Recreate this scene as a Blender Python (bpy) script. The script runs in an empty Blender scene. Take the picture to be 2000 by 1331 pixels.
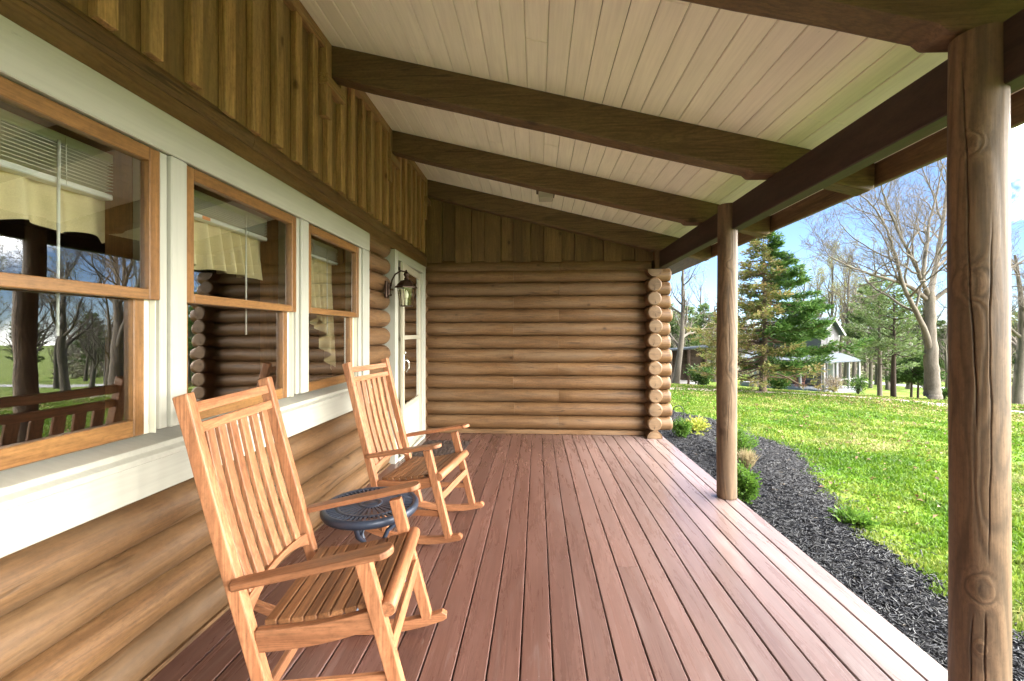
import bpy, bmesh, math, random
import numpy as np
from mathutils import Vector, Matrix
random.seed(7); np.random.seed(7)
S = bpy.context.scene
COL = S.collection
rad = math.radians

# ------------------------------------------------------------------ camera
F = 850.0                      # focal length in photograph pixels (2000 wide)
YAW = math.atan(49 / F)
H = 1.35
cam = bpy.data.cameras.new('camera'); camo = bpy.data.objects.new('camera', cam); COL.objects.link(camo)
cam.sensor_width = 36; cam.lens = 36 * F / 2000; cam.shift_y = -14.5 / 2000
cam.clip_start = 0.05; cam.clip_end = 3000
camo.location = (0, 0, H); camo.rotation_euler = (rad(90), 0, YAW)
S.camera = camo

# ------------------------------------------------------------------ sky, sun, exposure
SKY_STR = 0.05; FILL_CLOUD = (80, 78, 73, 1)
SUN_AZ, SUN_EL = rad(-18), rad(60)     # azimuth measured from +y towards +x
w = bpy.data.worlds.new('World'); S.world = w; w.use_nodes = True
nt = w.node_tree; bg = nt.nodes['Background']
sky = nt.nodes.new('ShaderNodeTexSky'); sky.sky_type = 'NISHITA'; sky.sun_disc = False
sky.sun_elevation = SUN_EL; sky.sun_rotation = SUN_AZ
sky.altitude = 1800; sky.air_density = 0.75; sky.dust_density = 0.05; sky.ozone_density = 3.5
bg.inputs['Strength'].default_value = SKY_STR
# bright cloud added beside and behind the camera to light the porch, blue ahead
tc_ = nt.nodes.new('ShaderNodeTexCoord')
dot_ = nt.nodes.new('ShaderNodeVectorMath'); dot_.operation = 'DOT_PRODUCT'; dot_.inputs[1].default_value = Vector((.968, -.20, .45)).normalized()
nt.links.new(tc_.outputs['Generated'], dot_.inputs[0])
cn_ = nt.nodes.new('ShaderNodeTexNoise'); cn_.inputs['Scale'].default_value = 3.2; cn_.inputs['Detail'].default_value = 6; cn_.inputs['Roughness'].default_value = .6
nt.links.new(tc_.outputs['Generated'], cn_.inputs['Vector'])
ma_ = nt.nodes.new('ShaderNodeMath'); ma_.operation = 'MULTIPLY_ADD'; nt.links.new(cn_.outputs['Fac'], ma_.inputs[0]); ma_.inputs[1].default_value = .6; nt.links.new(dot_.outputs['Value'], ma_.inputs[2])
rp_ = nt.nodes.new('ShaderNodeValToRGB'); rp_.color_ramp.elements[0].position = .432; rp_.color_ramp.elements[1].position = .485
hf_ = nt.nodes.new('ShaderNodeMath'); hf_.operation = 'MULTIPLY'; hf_.inputs[1].default_value = .5
nt.links.new(ma_.outputs[0], hf_.inputs[0]); nt.links.new(hf_.outputs[0], rp_.inputs[0])
mx_ = nt.nodes.new('ShaderNodeMix'); mx_.data_type = 'RGBA'
nt.links.new(rp_.outputs[0], mx_.inputs[0]); nt.links.new(sky.outputs[0], mx_.inputs[6]); mx_.inputs[7].default_value = FILL_CLOUD
nt.links.new(mx_.outputs[2], bg.inputs['Color'])
sl = bpy.data.lights.new('sun', 'SUN'); sl.energy = 2.0; sl.angle = rad(0.5); sl.color = (1, .94, .84)
so = bpy.data.objects.new('sun', sl); COL.objects.link(so)
sd = Vector((math.sin(SUN_AZ) * math.cos(SUN_EL), math.cos(SUN_AZ) * math.cos(SUN_EL), math.sin(SUN_EL)))
so.rotation_euler = sd.to_track_quat('Z', 'Y').to_euler()
S.view_settings.view_transform = 'Standard'; S.view_settings.look = 'None'
S.view_settings.exposure = 2.65; S.view_settings.gamma = 1
S.cycles.max_bounces = 10; S.cycles.diffuse_bounces = 6; S.cycles.transparent_max_bounces = 16

# ------------------------------------------------------------------ terrain and rays
KN = [(-400, -.4), (0, -.4), (5, -.44), (12, -.67), (22, -1.15), (30, -2.0), (49, -4.0), (90, -5.8), (180, -8.5), (500, -13), (1500, -25)]
_kx = np.array([k[0] for k in KN]); _ky = np.array([k[1] for k in KN])
def zg(x, y):
    s = .87 * y + .5 * x
    z = (np.interp(s - 1.5, _kx, _ky) + np.interp(s, _kx, _ky) + np.interp(s + 1.5, _kx, _ky)) / 3
    return z
FW = Vector((-math.sin(YAW), math.cos(YAW), 0)); RT = Vector((math.cos(YAW), math.sin(YAW), 0))
def at(px, py, den):                      # point seen at (px,py) at forward distance den
    return Vector((0, 0, H)) + FW * den + RT * ((px - 1000) * den / F) + Vector((0, 0, (651 - py) * den / F))
def foot(px, den):                        # point of the ground below direction px at distance den
    p = at(px, 651, den); p.z = float(zg(p.x, p.y)); return p
def gp(px, py):
    d = 1.5
    while d < 300:
        p = at(px, py, d)
        if p.z <= zg(p.x, p.y): break
        d *= 1.01
    return p

# ------------------------------------------------------------------ mesh helper
class MB:
    def __init__(s): s.v = []; s.f = []; s.g = []; s.t = []; s.sm = []; s.mi = []
    def add(s, vs, fs, gr=None, tint=None, smooth=False, mi=0):
        b = len(s.v); s.v += [tuple(p) for p in vs]
        off = (random.uniform(0, 50), random.uniform(0, 50), random.uniform(0, 50))
        if gr is None: gr = vs
        s.g += [(q[0] + off[0], q[1] + off[1], q[2] + off[2]) for q in gr]
        if tint is None: tint = random.uniform(.0, 1.0)
        s.t += [tint] * len(vs)
        for f in fs: s.f.append(tuple(i + b for i in f)); s.sm.append(smooth); s.mi.append(mi)
    def box(s, x0, x1, y0, y1, z0, z1, ch=.002, grain=None, tint=None, mi=0):
        c = Vector(((x0 + x1) / 2, (y0 + y1) / 2, (z0 + z1) / 2))
        hs = (abs(x1 - x0) / 2, abs(y1 - y0) / 2, abs(z1 - z0) / 2)
        if grain is None: grain = max(range(3), key=lambda i: hs[i])
        s.obox(c, hs, Matrix.Identity(3), ch, grain, tint, mi)
    def obox(s, c, hs, R, ch=.002, grain=0, tint=None, mi=0):
        ch = min(ch, min(hs) * .45)
        L = []
        for sx in (-1, 1):
            for sy in (-1, 1):
                for sz in (-1, 1):
                    hx, hy, hz = hs
                    L += [(sx * hx, sy * (hy - ch), sz * (hz - ch)), (sx * (hx - ch), sy * hy, sz * (hz - ch)), (sx * (hx - ch), sy * (hy - ch), sz * hz)]
        def ix(sx, sy, sz, k): return ((sx > 0) * 4 + (sy > 0) * 2 + (sz > 0)) * 3 + k
        fs = []
        for a in (-1, 1):
            fs.append([ix(a, -1, -1, 0), ix(a, 1, -1, 0), ix(a, 1, 1, 0), ix(a, -1, 1, 0)][::a])
            fs.append([ix(-1, a, -1, 1), ix(-1, a, 1, 1), ix(1, a, 1, 1), ix(1, a, -1, 1)][::a])
            fs.append([ix(-1, -1, a, 2), ix(1, -1, a, 2), ix(1, 1, a, 2), ix(-1, 1, a, 2)][::a])
            for b in (-1, 1):
                d = a * b
                fs.append([ix(a, b, -1, 0), ix(a, b, -1, 1), ix(a, b, 1, 1), ix(a, b, 1, 0)][::d])
                fs.append([ix(-1, a, b, 1), ix(-1, a, b, 2), ix(1, a, b, 2), ix(1, a, b, 1)][::d])
                fs.append([ix(a, -1, b, 2), ix(a, -1, b, 0), ix(a, 1, b, 0), ix(a, 1, b, 2)][::d])
                for e in (-1, 1):
                    fs.append([ix(a, b, e, 0), ix(a, b, e, 1), ix(a, b, e, 2)][::a * b * e])
        o = [(grain + k) % 3 for k in range(3)]
        s.add([c + R @ Vector(p) for p in L], fs, [(p[o[0]], p[o[1]], p[o[2]]) for p in L], tint, False, mi)
    def bar(s, p0, p1, w, h, up=(0, 0, 1), ch=.003, tint=None, mi=0):
        p0 = Vector(p0); p1 = Vector(p1); d = p1 - p0; ax = d.normalized()
        up = Vector(up); ay = up.cross(ax).normalized(); az = ax.cross(ay)
        R = Matrix((ax, ay, az)).transposed()
        s.obox((p0 + p1) / 2, (d.length / 2, w / 2, h / 2), R, ch, 0, tint, mi)
    def tube(s, path, rs, n=8, caps=True, tint=None, smooth=True, mi=0, rnd=0, dome=0):
        path = [Vector(p) for p in path]
        if not hasattr(rs, '__len__'): rs = [rs] * len(path)
        T0 = (path[1] - path[0]).normalized()
        a = Vector((0, 0, 1)) if abs(T0.z) < .9 else Vector((1, 0, 0))
        N = (a - T0 * a.dot(T0)).normalized()
        vs = []; gr = []; L = 0
        for i, p in enumerate(path):
            T = (path[min(i + 1, len(path) - 1)] - path[max(i - 1, 0)])
            T = T.normalized() if T.length > 1e-9 else T0
            N = (N - T * N.dot(T)).normalized(); B = T.cross(N)
            if i: L += (p - path[i - 1]).length
            for k in range(n):
                an = 2 * math.pi * k / n; r = rs[i] + (random.uniform(-rnd, rnd) if rnd else 0)
                c, q = math.cos(an) * r, math.sin(an) * r
                vs.append(p + N * c + B * q); gr.append((L, c, q))
        fs = [(i * n + k, i * n + (k + 1) % n, (i + 1) * n + (k + 1) % n, (i + 1) * n + k) for i in range(len(path) - 1) for k in range(n)]
        b = len(s.f); s.add(vs, fs, gr, tint, smooth, mi)
        if caps:
            m = (len(path) - 1) * n; base = len(s.v) - len(vs)
            s.f.append(tuple(base + k for k in range(n))[::-1]); s.sm.append(False); s.mi.append(mi)
            s.f.append(tuple(base + m + k for k in range(n))); s.sm.append(False); s.mi.append(mi)
    def lathe(s, prof, c, n=32, smooth=True, tint=None, mi=0):      # prof: (r,z) list
        c = Vector(c); vs = []
        for r, z in prof:
            for k in range(n):
                an = 2 * math.pi * k / n; vs.append(c + Vector((r * math.cos(an), r * math.sin(an), z)))
        fs = [(i * n + k, i * n + (k + 1) % n, (i + 1) * n + (k + 1) % n, (i + 1) * n + k) for i in range(len(prof) - 1) for k in range(n)]
        s.add(vs, fs, None, tint, smooth, mi)
    def prism(s, pts, depth, frame, grain=0, tint=None, mi=0):      # 2D outline extruded +-depth/2 along frame z
        o, ax, ay, az = frame; n = len(pts); vs = []; gr = []
        for sd_ in (-.5, .5):
            for p in pts:
                vs.append(o + ax * p[0] + ay * p[1] + az * (depth * sd_)); gr.append((p[0], p[1], depth * sd_) if grain == 0 else (p[1], p[0], depth * sd_))
        fs = [tuple(range(n))[::-1], tuple(range(n, 2 * n))] + [(k, (k + 1) % n, n + (k + 1) % n, n + k) for k in range(n)]
        s.add(vs, fs, gr, tint, False, mi)
    def build(s, name, mats, parent=None, recalc=True, bevel=0):
        me = bpy.data.meshes.new(name); me.from_pydata(s.v, [], s.f); me.update()
        a = me.attributes.new('grain', 'FLOAT_VECTOR', 'POINT'); a.data.foreach_set('vector', np.array(s.g, dtype=np.float32).ravel())
        a = me.attributes.new('tint', 'FLOAT', 'POINT'); a.data.foreach_set('value', np.array(s.t, dtype=np.float32))
        me.polygons.foreach_set('use_smooth', s.sm)
        if not isinstance(mats, (list, tuple)): mats = [mats]
        for m in mats: me.materials.append(m)
        if len(mats) > 1: me.polygons.foreach_set('material_index', s.mi)
        if recalc:
            bm = bmesh.new(); bm.from_mesh(me); bmesh.ops.recalc_face_normals(bm, faces=bm.faces); bm.to_mesh(me); bm.free()
        return link(name, me, parent, bevel)
def link(name, me, parent=None, bevel=0):
    o = bpy.data.objects.new(name, me); COL.objects.link(o)
    if parent is not None: o.parent = parent
    if bevel:
        m = o.modifiers.new('bevel', 'BEVEL'); m.width = bevel; m.segments = 2; m.limit_method = 'ANGLE'; m.angle_limit = rad(40)
    return o
def tag(o, label=None, cat=None, group=None, kind=None):
    if label: o['label'] = label
    if cat: o['category'] = cat
    if group: o['group'] = group
    if kind: o['kind'] = kind
    return o
def thing(name, label, cat, loc=(0, 0, 0), rz=0, group=None):
    o = bpy.data.objects.new(name, None); COL.objects.link(o); o.location = loc; o.rotation_euler = (0, 0, rz)
    o.empty_display_size = .2
    return tag(o, label, cat, group)
def dup(root, loc=None, rz=None, label=None, scale=None):
    r = root.copy(); COL.objects.link(r)
    if loc is not None: r.location = loc
    if rz is not None: r.rotation_euler = (0, 0, rz)
    if scale is not None: r.scale = (scale, scale, scale)
    if label: r['label'] = label
    for ch in list(root.children):
        c = ch.copy(); COL.objects.link(c); c.parent = r
        for g in list(ch.children):
            d = g.copy(); COL.objects.link(d); d.parent = c
    return r

# ------------------------------------------------------------------ materials
class Mat:
    def __init__(s, name, rough=.6, base=None, metal=0, spec=.5):
        s.m = bpy.data.materials.new(name); s.m.use_nodes = True; s.t = s.m.node_tree
        s.b = s.t.nodes['Principled BSDF']; s.b.inputs['Roughness'].default_value = rough
        s.b.inputs['Metallic'].default_value = metal; s.b.inputs['Specular IOR Level'].default_value = spec
        if base: s.b.inputs['Base Color'].default_value = (*base, 1)
    def n(s, typ, **kw):
        x = s.t.nodes.new('ShaderNode' + typ)
        for k, v in kw.items(): setattr(x, k, v)
        return x
    def l(s, a, b): s.t.links.new(a, b)
    def attr(s, name, out='Vector'):
        a = s.n('Attribute'); a.attribute_name = name; return a.outputs[out]
    def scale(s, vec, sc):
        m = s.n('Mapping'); s.l(vec, m.inputs['Vector']); m.inputs['Scale'].default_value = sc; return m.outputs[0]
    def noise(s, vec, scale=1, detail=4, rough=.55, dist=0):
        x = s.n('TexNoise'); s.l(vec, x.inputs['Vector']); x.inputs['Scale'].default_value = scale; x.inputs['Detail'].default_value = detail
        x.inputs['Roughness'].default_value = rough; x.inputs['Distortion'].default_value = dist; return x.outputs['Fac']
    def ramp(s, fac, stops, interp='LINEAR'):
        r = s.n('ValToRGB'); s.l(fac, r.inputs[0]); e = r.color_ramp.elements; r.color_ramp.interpolation = interp
        while len(e) < len(stops): e.new(.5)
        for q, (p, c) in zip(e, stops):
            q.position = p; q.color = (*c, 1) if hasattr(c, '__len__') else (c, c, c, 1)
        return r.outputs[0]
    def math(s, op, a, b=None, c=None):
        x = s.n('Math', operation=op)
        for i, v in enumerate((a, b, c)):
            if v is None: continue
            if isinstance(v, (int, float)): x.inputs[i].default_value = v
            else: s.l(v, x.inputs[i])
        return x.outputs[0]
    def mix(s, fac, a, b, mode='MIX'):
        x = s.n('Mix', data_type='RGBA', blend_type=mode)
        for i, v in ((0, fac), (6, a), (7, b)):
            if isinstance(v, (int, float)): x.inputs[i].default_value = v if i == 0 else (v, v, v, 1)
            elif isinstance(v, tuple): x.inputs[i].default_value = (*v, 1)
            else: s.l(v, x.inputs[i])
        return x.outputs[2]
    def base(s, c): s.l(c, s.b.inputs['Base Color'])
    def bump(s, h, strength=.3, dist=.01):
        b = s.n('Bump'); b.inputs['Strength'].default_value = strength; b.inputs['Distance'].default_value = dist
        s.l(h, b.inputs['Height']); s.l(b.outputs[0], s.b.inputs['Normal'])

def wood(name, c1, c2, rough=.6, streak=.45, ring=.25, knots=.8, crack=0, patch=None, patch_amt=.5, tintamt=.35, bump=.25, across=9, along=.7, spec=.4, knotscale=4.5, rs=3.2, rm=95, ra=.45):
    m = Mat(name, rough, spec=spec); g = m.attr('grain'); t = m.attr('tint', 'Fac')
    big = m.noise(m.scale(g, (along, across, across)), 1, 4, .55, .4)
    col = m.ramp(big, [(.3, c1), (.7, c2)])
    fine = m.noise(m.scale(g, (6, 140, 140)), 1, 4, .65)
    fleck = m.noise(m.scale(g, (38, 75, 75)), 1, 4, .7)
    rn = m.noise(m.scale(g, (ra, rs, rs)), 1, 2, .5, .3)
    rings = m.math('SINE', m.math('MULTIPLY', rn, rm))
    rings = m.math('MULTIPLY_ADD', rings, .5, .5)
    col = m.mix(ring, col, m.mix(1, col, m.ramp(rings, [(0, .42), (.5, .95), (1, 1.12)]), 'MULTIPLY'))
    col = m.mix(1, col, m.ramp(fine, [(.25, 1 - streak), (.6, 1.0), (.8, 1 + streak * .4)]), 'MULTIPLY')
    col = m.mix(1, col, m.ramp(fleck, [(.28, .74), (.5, 1.0), (.72, 1.14)]), 'MULTIPLY')
    if patch:
        pn = m.noise(m.scale(g, (1.1, 5, 5)), 1, 5, .6, .5)
        col = m.mix(m.math('MULTIPLY', m.ramp(pn, [(.45, 0.0), (.68, 1.0)]), patch_amt), col, patch)
    h = m.math('ADD', m.math('MULTIPLY', fine, .6), m.math('MULTIPLY', rings, ring))
    if knots:
        v = m.n('TexVoronoi'); m.l(m.scale(g, (knotscale * .7, knotscale, knotscale)), v.inputs['Vector']); v.inputs['Scale'].default_value = 1.0
        k = m.ramp(v.outputs['Distance'], [(.0, 1.0), (.045, .9), (.075, .3), (.15, 0.0)])
        col = m.mix(m.math('MULTIPLY', k, knots), col, (c1[0] * .28, c1[1] * .24, c1[2] * .22))
    if crack:
        cn = m.noise(m.scale(g, (.8, 17, 17)), 1, 2, .45, .15)
        cr = m.ramp(m.math('ABSOLUTE', m.math('SUBTRACT', cn, .53)), [(0, 1.0), (.014, .85), (.022, 0.0)])
        msk = m.ramp(m.noise(m.scale(g, (1.3, 7, 7)), 1, 2), [(.55, 0.0), (.60, 1.0)])
        cr = m.math('MULTIPLY', m.math('MULTIPLY', cr, msk), crack)
        col = m.mix(cr, col, (c1[0] * .12, c1[1] * .11, c1[2] * .1))
        h = m.math('SUBTRACT', h, m.math('MULTIPLY', cr, 2.5))
    tv = m.math('MULTIPLY_ADD', t, tintamt, 1 - tintamt / 2)
    tc = m.n('CombineColor')
    for i in range(3): m.l(tv, tc.inputs[i])
    col = m.mix(1, col, tc.outputs[0], 'MULTIPLY')
    m.base(col); m.bump(h, bump, .004)
    m.l(m.math('MULTIPLY_ADD', fine, .25, rough - .12), m.b.inputs['Roughness'])
    return m.m
def paint(name, c, rough=.5, dirt=.12, bump=.08, grain=(3, 60, 60), spec=.4):
    m = Mat(name, rough, spec=spec); g = m.attr('grain')
    a = m.noise(m.scale(g, (1.5, 6, 6)), 1, 5); b = m.noise(m.scale(g, grain), 1, 3)
    col = m.ramp(a, [(.3, tuple(x * (1 - dirt) for x in c)), (.7, c)])
    col = m.mix(.6, col, m.mix(1, col, m.ramp(b, [(.3, .86), (.6, 1.0)]), 'MULTIPLY'))
    sp = m.noise(m.scale(g, (14, 26, 26)), 1, 3, .7)
    col = m.mix(m.ramp(sp, [(.70, 0.0), (.76, dirt * 3)]), col, tuple(x * .45 for x in c))
    m.base(col); m.bump(b, bump, .003); return m.m
def leafmat(name, cols, trans=.35, rough=.55):
    m = Mat(name, rough, spec=.25); t = m.attr('tint', 'Fac')
    n = len(cols); col = m.ramp(t, [(i / max(1, n - 1), c) for i, c in enumerate(cols)])
    m.base(col)
    tr = m.n('BsdfTranslucent'); m.l(col, tr.inputs[0]); mx = m.n('MixShader'); mx.inputs[0].default_value = trans
    out = m.t.nodes['Material Output']; m.l(m.b.outputs[0], mx.inputs[1]); m.l(tr.outputs[0], mx.inputs[2]); m.l(mx.outputs[0], out.inputs[0])
    return m.m
def glassmat(name, tint=(.97, .99, .97), boost=1.6):
    m = Mat(name); fr = m.n('Fresnel'); fr.inputs[0].default_value = 1.5
    k = m.math('MINIMUM', m.math('MULTIPLY', fr.outputs[0], boost), 1.0)
    tr = m.n('BsdfTransparent'); tr.inputs[0].default_value = (*tint, 1)
    gl = m.n('BsdfGlossy'); gl.inputs['Roughness'].default_value = .0
    nz = m.n('TexNoise'); nz.inputs['Scale'].default_value = 1.3
    bp = m.n('Bump'); bp.inputs['Strength'].default_value = .05; bp.inputs['Distance'].default_value = .02
    m.l(nz.outputs[0], bp.inputs['Height']); m.l(bp.outputs[0], gl.inputs['Normal'])
    mx = m.n('MixShader'); m.l(k, mx.inputs[0]); m.l(tr.outputs[0], mx.inputs[1]); m.l(gl.outputs[0], mx.inputs[2])
    m.l(mx.outputs[0], m.t.nodes['Material Output'].inputs[0]); return m.m

W_LOG = wood('log_stain', (.135, .066, .025), (.192, .102, .042), .55, 0.34, .28, .8, .55, (.20, .14, .085), 0.35, .3, .4, across=14, along=1.6, rs=8, rm=70, ra=.8)
W_SIDE = wood('siding_stain', (.29, .155, .06), (.42, .25, .11), .6, .45, .3, .9, .25, (.22, .15, .08), .6, .65, .3, across=12, along=1.3, rs=7, rm=70, ra=.7, knotscale=3.2)
W_BEAM = wood('beam_stain', (.115, .066, .029), (.17, .104, .049), .55, .4, .35, .9, .5, None, 0, .25, .3, across=12, along=1.3, knotscale=2.2, rs=7, rm=70, ra=.7)
W_DARK = wood('dark_beam_stain', (.04, .023, .017), (.07, .04, .027), .6, .4, .2, .8, .3, None, 0, .2, .3)
W_POST = wood('post_wood', (.135, .078, .040), (.195, .120, .067), .6, .35, .6, .85, 0, (.12, .09, .062), .5, .35, .4, across=14, along=1.6, knotscale=2.6, rs=6.5, rm=62, ra=.9)
W_SASH = wood('sash_stain', (.22, .10, .032), (.32, .162, .055), .35, .35, .2, .2, 0, None, 0, .25, .12)
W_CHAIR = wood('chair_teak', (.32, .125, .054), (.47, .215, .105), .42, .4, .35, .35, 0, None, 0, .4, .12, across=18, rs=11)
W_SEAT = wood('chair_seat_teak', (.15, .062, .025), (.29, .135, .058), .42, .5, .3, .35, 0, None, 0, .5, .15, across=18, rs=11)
W_END = wood('log_end_grain', (.125, .072, .036), (.19, .115, .060), .7, .3, .2, .2, .6, (.30, .2, .11), .5, .3, .3, across=9, along=9)
P_CREAM = paint('cream_paint', (.46, .45, .385), .5, .10)
P_CEIL = paint('ceiling_paint', (.91, .88, .74), .6, .12, .12)
P_VINYL = paint('jamb_vinyl', (.72, .70, .58), .4, .06)

def deckmat():
    m = Mat('deck_stain', .32, spec=.5); g = m.attr('grain'); t = m.attr('tint', 'Fac')
    a = m.noise(m.scale(g, (1.0, 9, 9)), 1, 5, .6, .4)
    fine = m.noise(m.scale(g, (2.5, 120, 120)), 1, 3, .6)
    col = m.ramp(a, [(.3, (.108, .050, .038)), (.7, (.152, .077, .061))])
    col = m.mix(1, col, m.ramp(fine, [(.25, .78), (.6, 1.0), (.8, 1.1)]), 'MULTIPLY')
    # boards painted paler toward the outer edge: sky sheen plus some rain bleaching
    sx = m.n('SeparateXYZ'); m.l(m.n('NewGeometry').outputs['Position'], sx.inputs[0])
    sheen_wear = m.ramp(m.math('MULTIPLY_ADD', sx.outputs[0], .4, .3), [(.28, 0.0), (.62, .24), (.96, .44)])
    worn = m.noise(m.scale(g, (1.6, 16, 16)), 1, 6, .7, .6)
    col = m.mix(m.math('MULTIPLY', sheen_wear, m.ramp(worn, [(.25, .5), (.70, 1.0)])), col, (.33, .295, .30))
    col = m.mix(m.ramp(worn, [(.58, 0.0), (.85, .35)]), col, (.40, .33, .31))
    spk = m.noise(m.scale(g, (9, 30, 30)), 1, 4, .75)
    col = m.mix(m.ramp(spk, [(.69, 0.0), (.75, .5)]), col, (.55, .48, .44))
    stn = m.noise(m.scale(g, (3, 9, 9)), 1, 4, .7)
    col = m.mix(m.ramp(stn, [(.62, 0.0), (.80, .25)]), col, (.07, .045, .04))
    tv = m.math('MULTIPLY_ADD', t, .3, .85); tc = m.n('CombineColor')
    for i in range(3): m.l(tv, tc.inputs[i])
    m.base(m.mix(1, col, tc.outputs[0], 'MULTIPLY'))
    m.bump(m.math('ADD', fine, m.math('MULTIPLY', a, .8)), .22, .003)
    m.l(m.math('MULTIPLY_ADD', worn, .3, .14), m.b.inputs['Roughness'])
    return m.m
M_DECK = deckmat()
M_GLASS = glassmat('window_glass', boost=5.5)
M_DOORGLASS = glassmat('door_glass', (.8, .84, .84), 2.0)
M_LAMPGLASS = glassmat('lantern_glass', (.96, .96, .9), 2.2)
M_WHITE = paint('blind_white', (.86, .88, .80), .4, .04)
M_ORANGE = Mat('sticker_orange', .5, (.75, .25, .03)).m
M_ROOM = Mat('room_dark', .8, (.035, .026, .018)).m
M_BLACK = Mat('cast_aluminium_black', .38, (.036, .046, .072), .2).m
M_BRONZE = Mat('bronze', .35, (.055, .032, .02), .7).m
M_ALU = paint('storm_door_frame', (.46, .42, .32), .4, .06)
M_PANEL = paint('kick_panel', (.42, .45, .44), .45, .1)
M_CHROME = Mat('brushed_chrome', .22, (.7, .7, .68), 1).m
M_IRON = Mat('wrought_iron', .5, (.03, .03, .032), .5).m
def fabric():
    m = Mat('valance_fabric', .85, spec=.15); g = m.attr('grain')
    a = m.noise(m.scale(g, (3, 3, 3)), 1, 4); b = m.noise(m.scale(g, (300, 300, 300)), 1, 2)
    m.base(m.mix(.4, m.ramp(a, [(.3, (.70, .60, .33)), (.7, (.84, .74, .45))]), m.ramp(b, [(.3, (.6, .5, .28)), (.7, (.86, .76, .48))]))); m.bump(b, .2, .001); return m.m
M_FABRIC = fabric()

# ================================================================== THE CABIN
cabin = thing('log_cabin', 'brown log cabin with a covered porch, cream window trim and sloping beamed roof', 'cabin', (0, 0, -.4))
def P(mb, name, mats, parent=cabin, bevel=0, label=None, recalc=True):
    o = mb.build(name, mats, parent, recalc, bevel)
    r = parent
    while r.parent is not None: r = r.parent
    o.location = -r.location if parent is r else (0, 0, 0)
    if label: o['label'] = label
    return o

YB = -3.2                       # porch starts behind the camera
YE = 5.89                       # centre line of the end-wall logs
def ceil_z(x): return 3.025 - .25 * x

# ---- logs
def log(mb, p0, p1, r, step=.22, round0=False, round1=False, n=22, tint=None):
    p0 = Vector(p0); p1 = Vector(p1); L = (p1 - p0).length; k = max(2, int(L / step)); d = (p1 - p0) / L
    ts = [i / k * L for i in range(k + 1)]; rs = [r + random.uniform(-.0022, .0022) for _ in ts]
    ts = [0, .002] + ts[1:-1] + [L - .002, L]; rs = [rs[0]] + rs + [rs[-1]]
    if round0: ts = [0, .006, .02, .04] + [t for t in ts if t > .07]; rs = [r * .78, r * .90, r * .975, r * .995] + rs[-(len(ts) - 4):]
    if round1:
        ts = [t for t in ts if t < L - .07] + [L - .04, L - .02, L - .006, L]; rs = rs[:len(ts) - 4] + [r * .995, r * .975, r * .90, r * .78]
    mb.tube([p0 + d * t for t in ts], rs, n, True, rnd=.0009, tint=tint)
CX = -1.5725; CR = .0876; CS = .176
lw = MB()
for i in range(4):
    z = .088 + CS * i
    js = random.choice([1.0, 2.4, -1.2]); 
    log(lw, (CX, YB, z), (CX, js, z), CR); log(lw, (CX, js + .003, z), (CX, 4.36, z), CR, round1=True)
for i in range(4, 13):
    z = .088 + CS * i
    if z > 2.24: break
    log(lw, (CX, 3.705, z), (CX, 4.36 + random.uniform(-.015, .01), z), CR, round1=True)
    log(lw, (CX, YB, z), (CX, .56, z), CR)
for i in range(12):
    log(lw, (CX, 5.70, .088 + CS * i), (CX, YE, .088 + CS * i), CR)
lw.box(-1.62, -1.487, YB, 5.82, 2.222, 2.318, .006)                 # flat-faced header log
log(lw, (-1.545, YB, 2.362), (-1.545, 2.2, 2.362), .066); log(lw, (-1.545, 2.203, 2.362), (-1.545, 5.84, 2.362), .066)
lw.bar((-1.530, YB, .006), (-1.530, 4.4, .006), .05, .02)
P(lw, 'log_wall', W_LOG)
ew = MB(); ES = .179
joints = [.29, -.31]
for i in range(12):
    z = .062 + ES * (i + .5); t0_ = .5 + random.uniform(-.28, .28); j = joints[i % 2] + random.uniform(-.01, .01)
    log(ew, (-1.62, YE, z), (j, YE, z), .0906, tint=t0_); log(ew, (j + .0012, YE, z), (1.765 + random.uniform(-.02, .015), YE, z), .0906, round1=True, tint=t0_ + random.uniform(-.06, .06))
log(ew, (-1.62, YE + .012, .062 + ES * 12.18), (.29, YE + .012, .062 + ES * 12.18), .0975); log(ew, (.293, YE + .012, .062 + ES * 12.18), (1.50, YE + .012, .062 + ES * 12.18), .0975)
ew.box(-1.6, 1.55, 5.915, 5.985, .0, 2.36, 0, 0)
ew.box(-1.6, 1.50, 5.812, 5.90, .003, .06, .004)
P(ew, 'log_wall', W_LOG)
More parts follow.
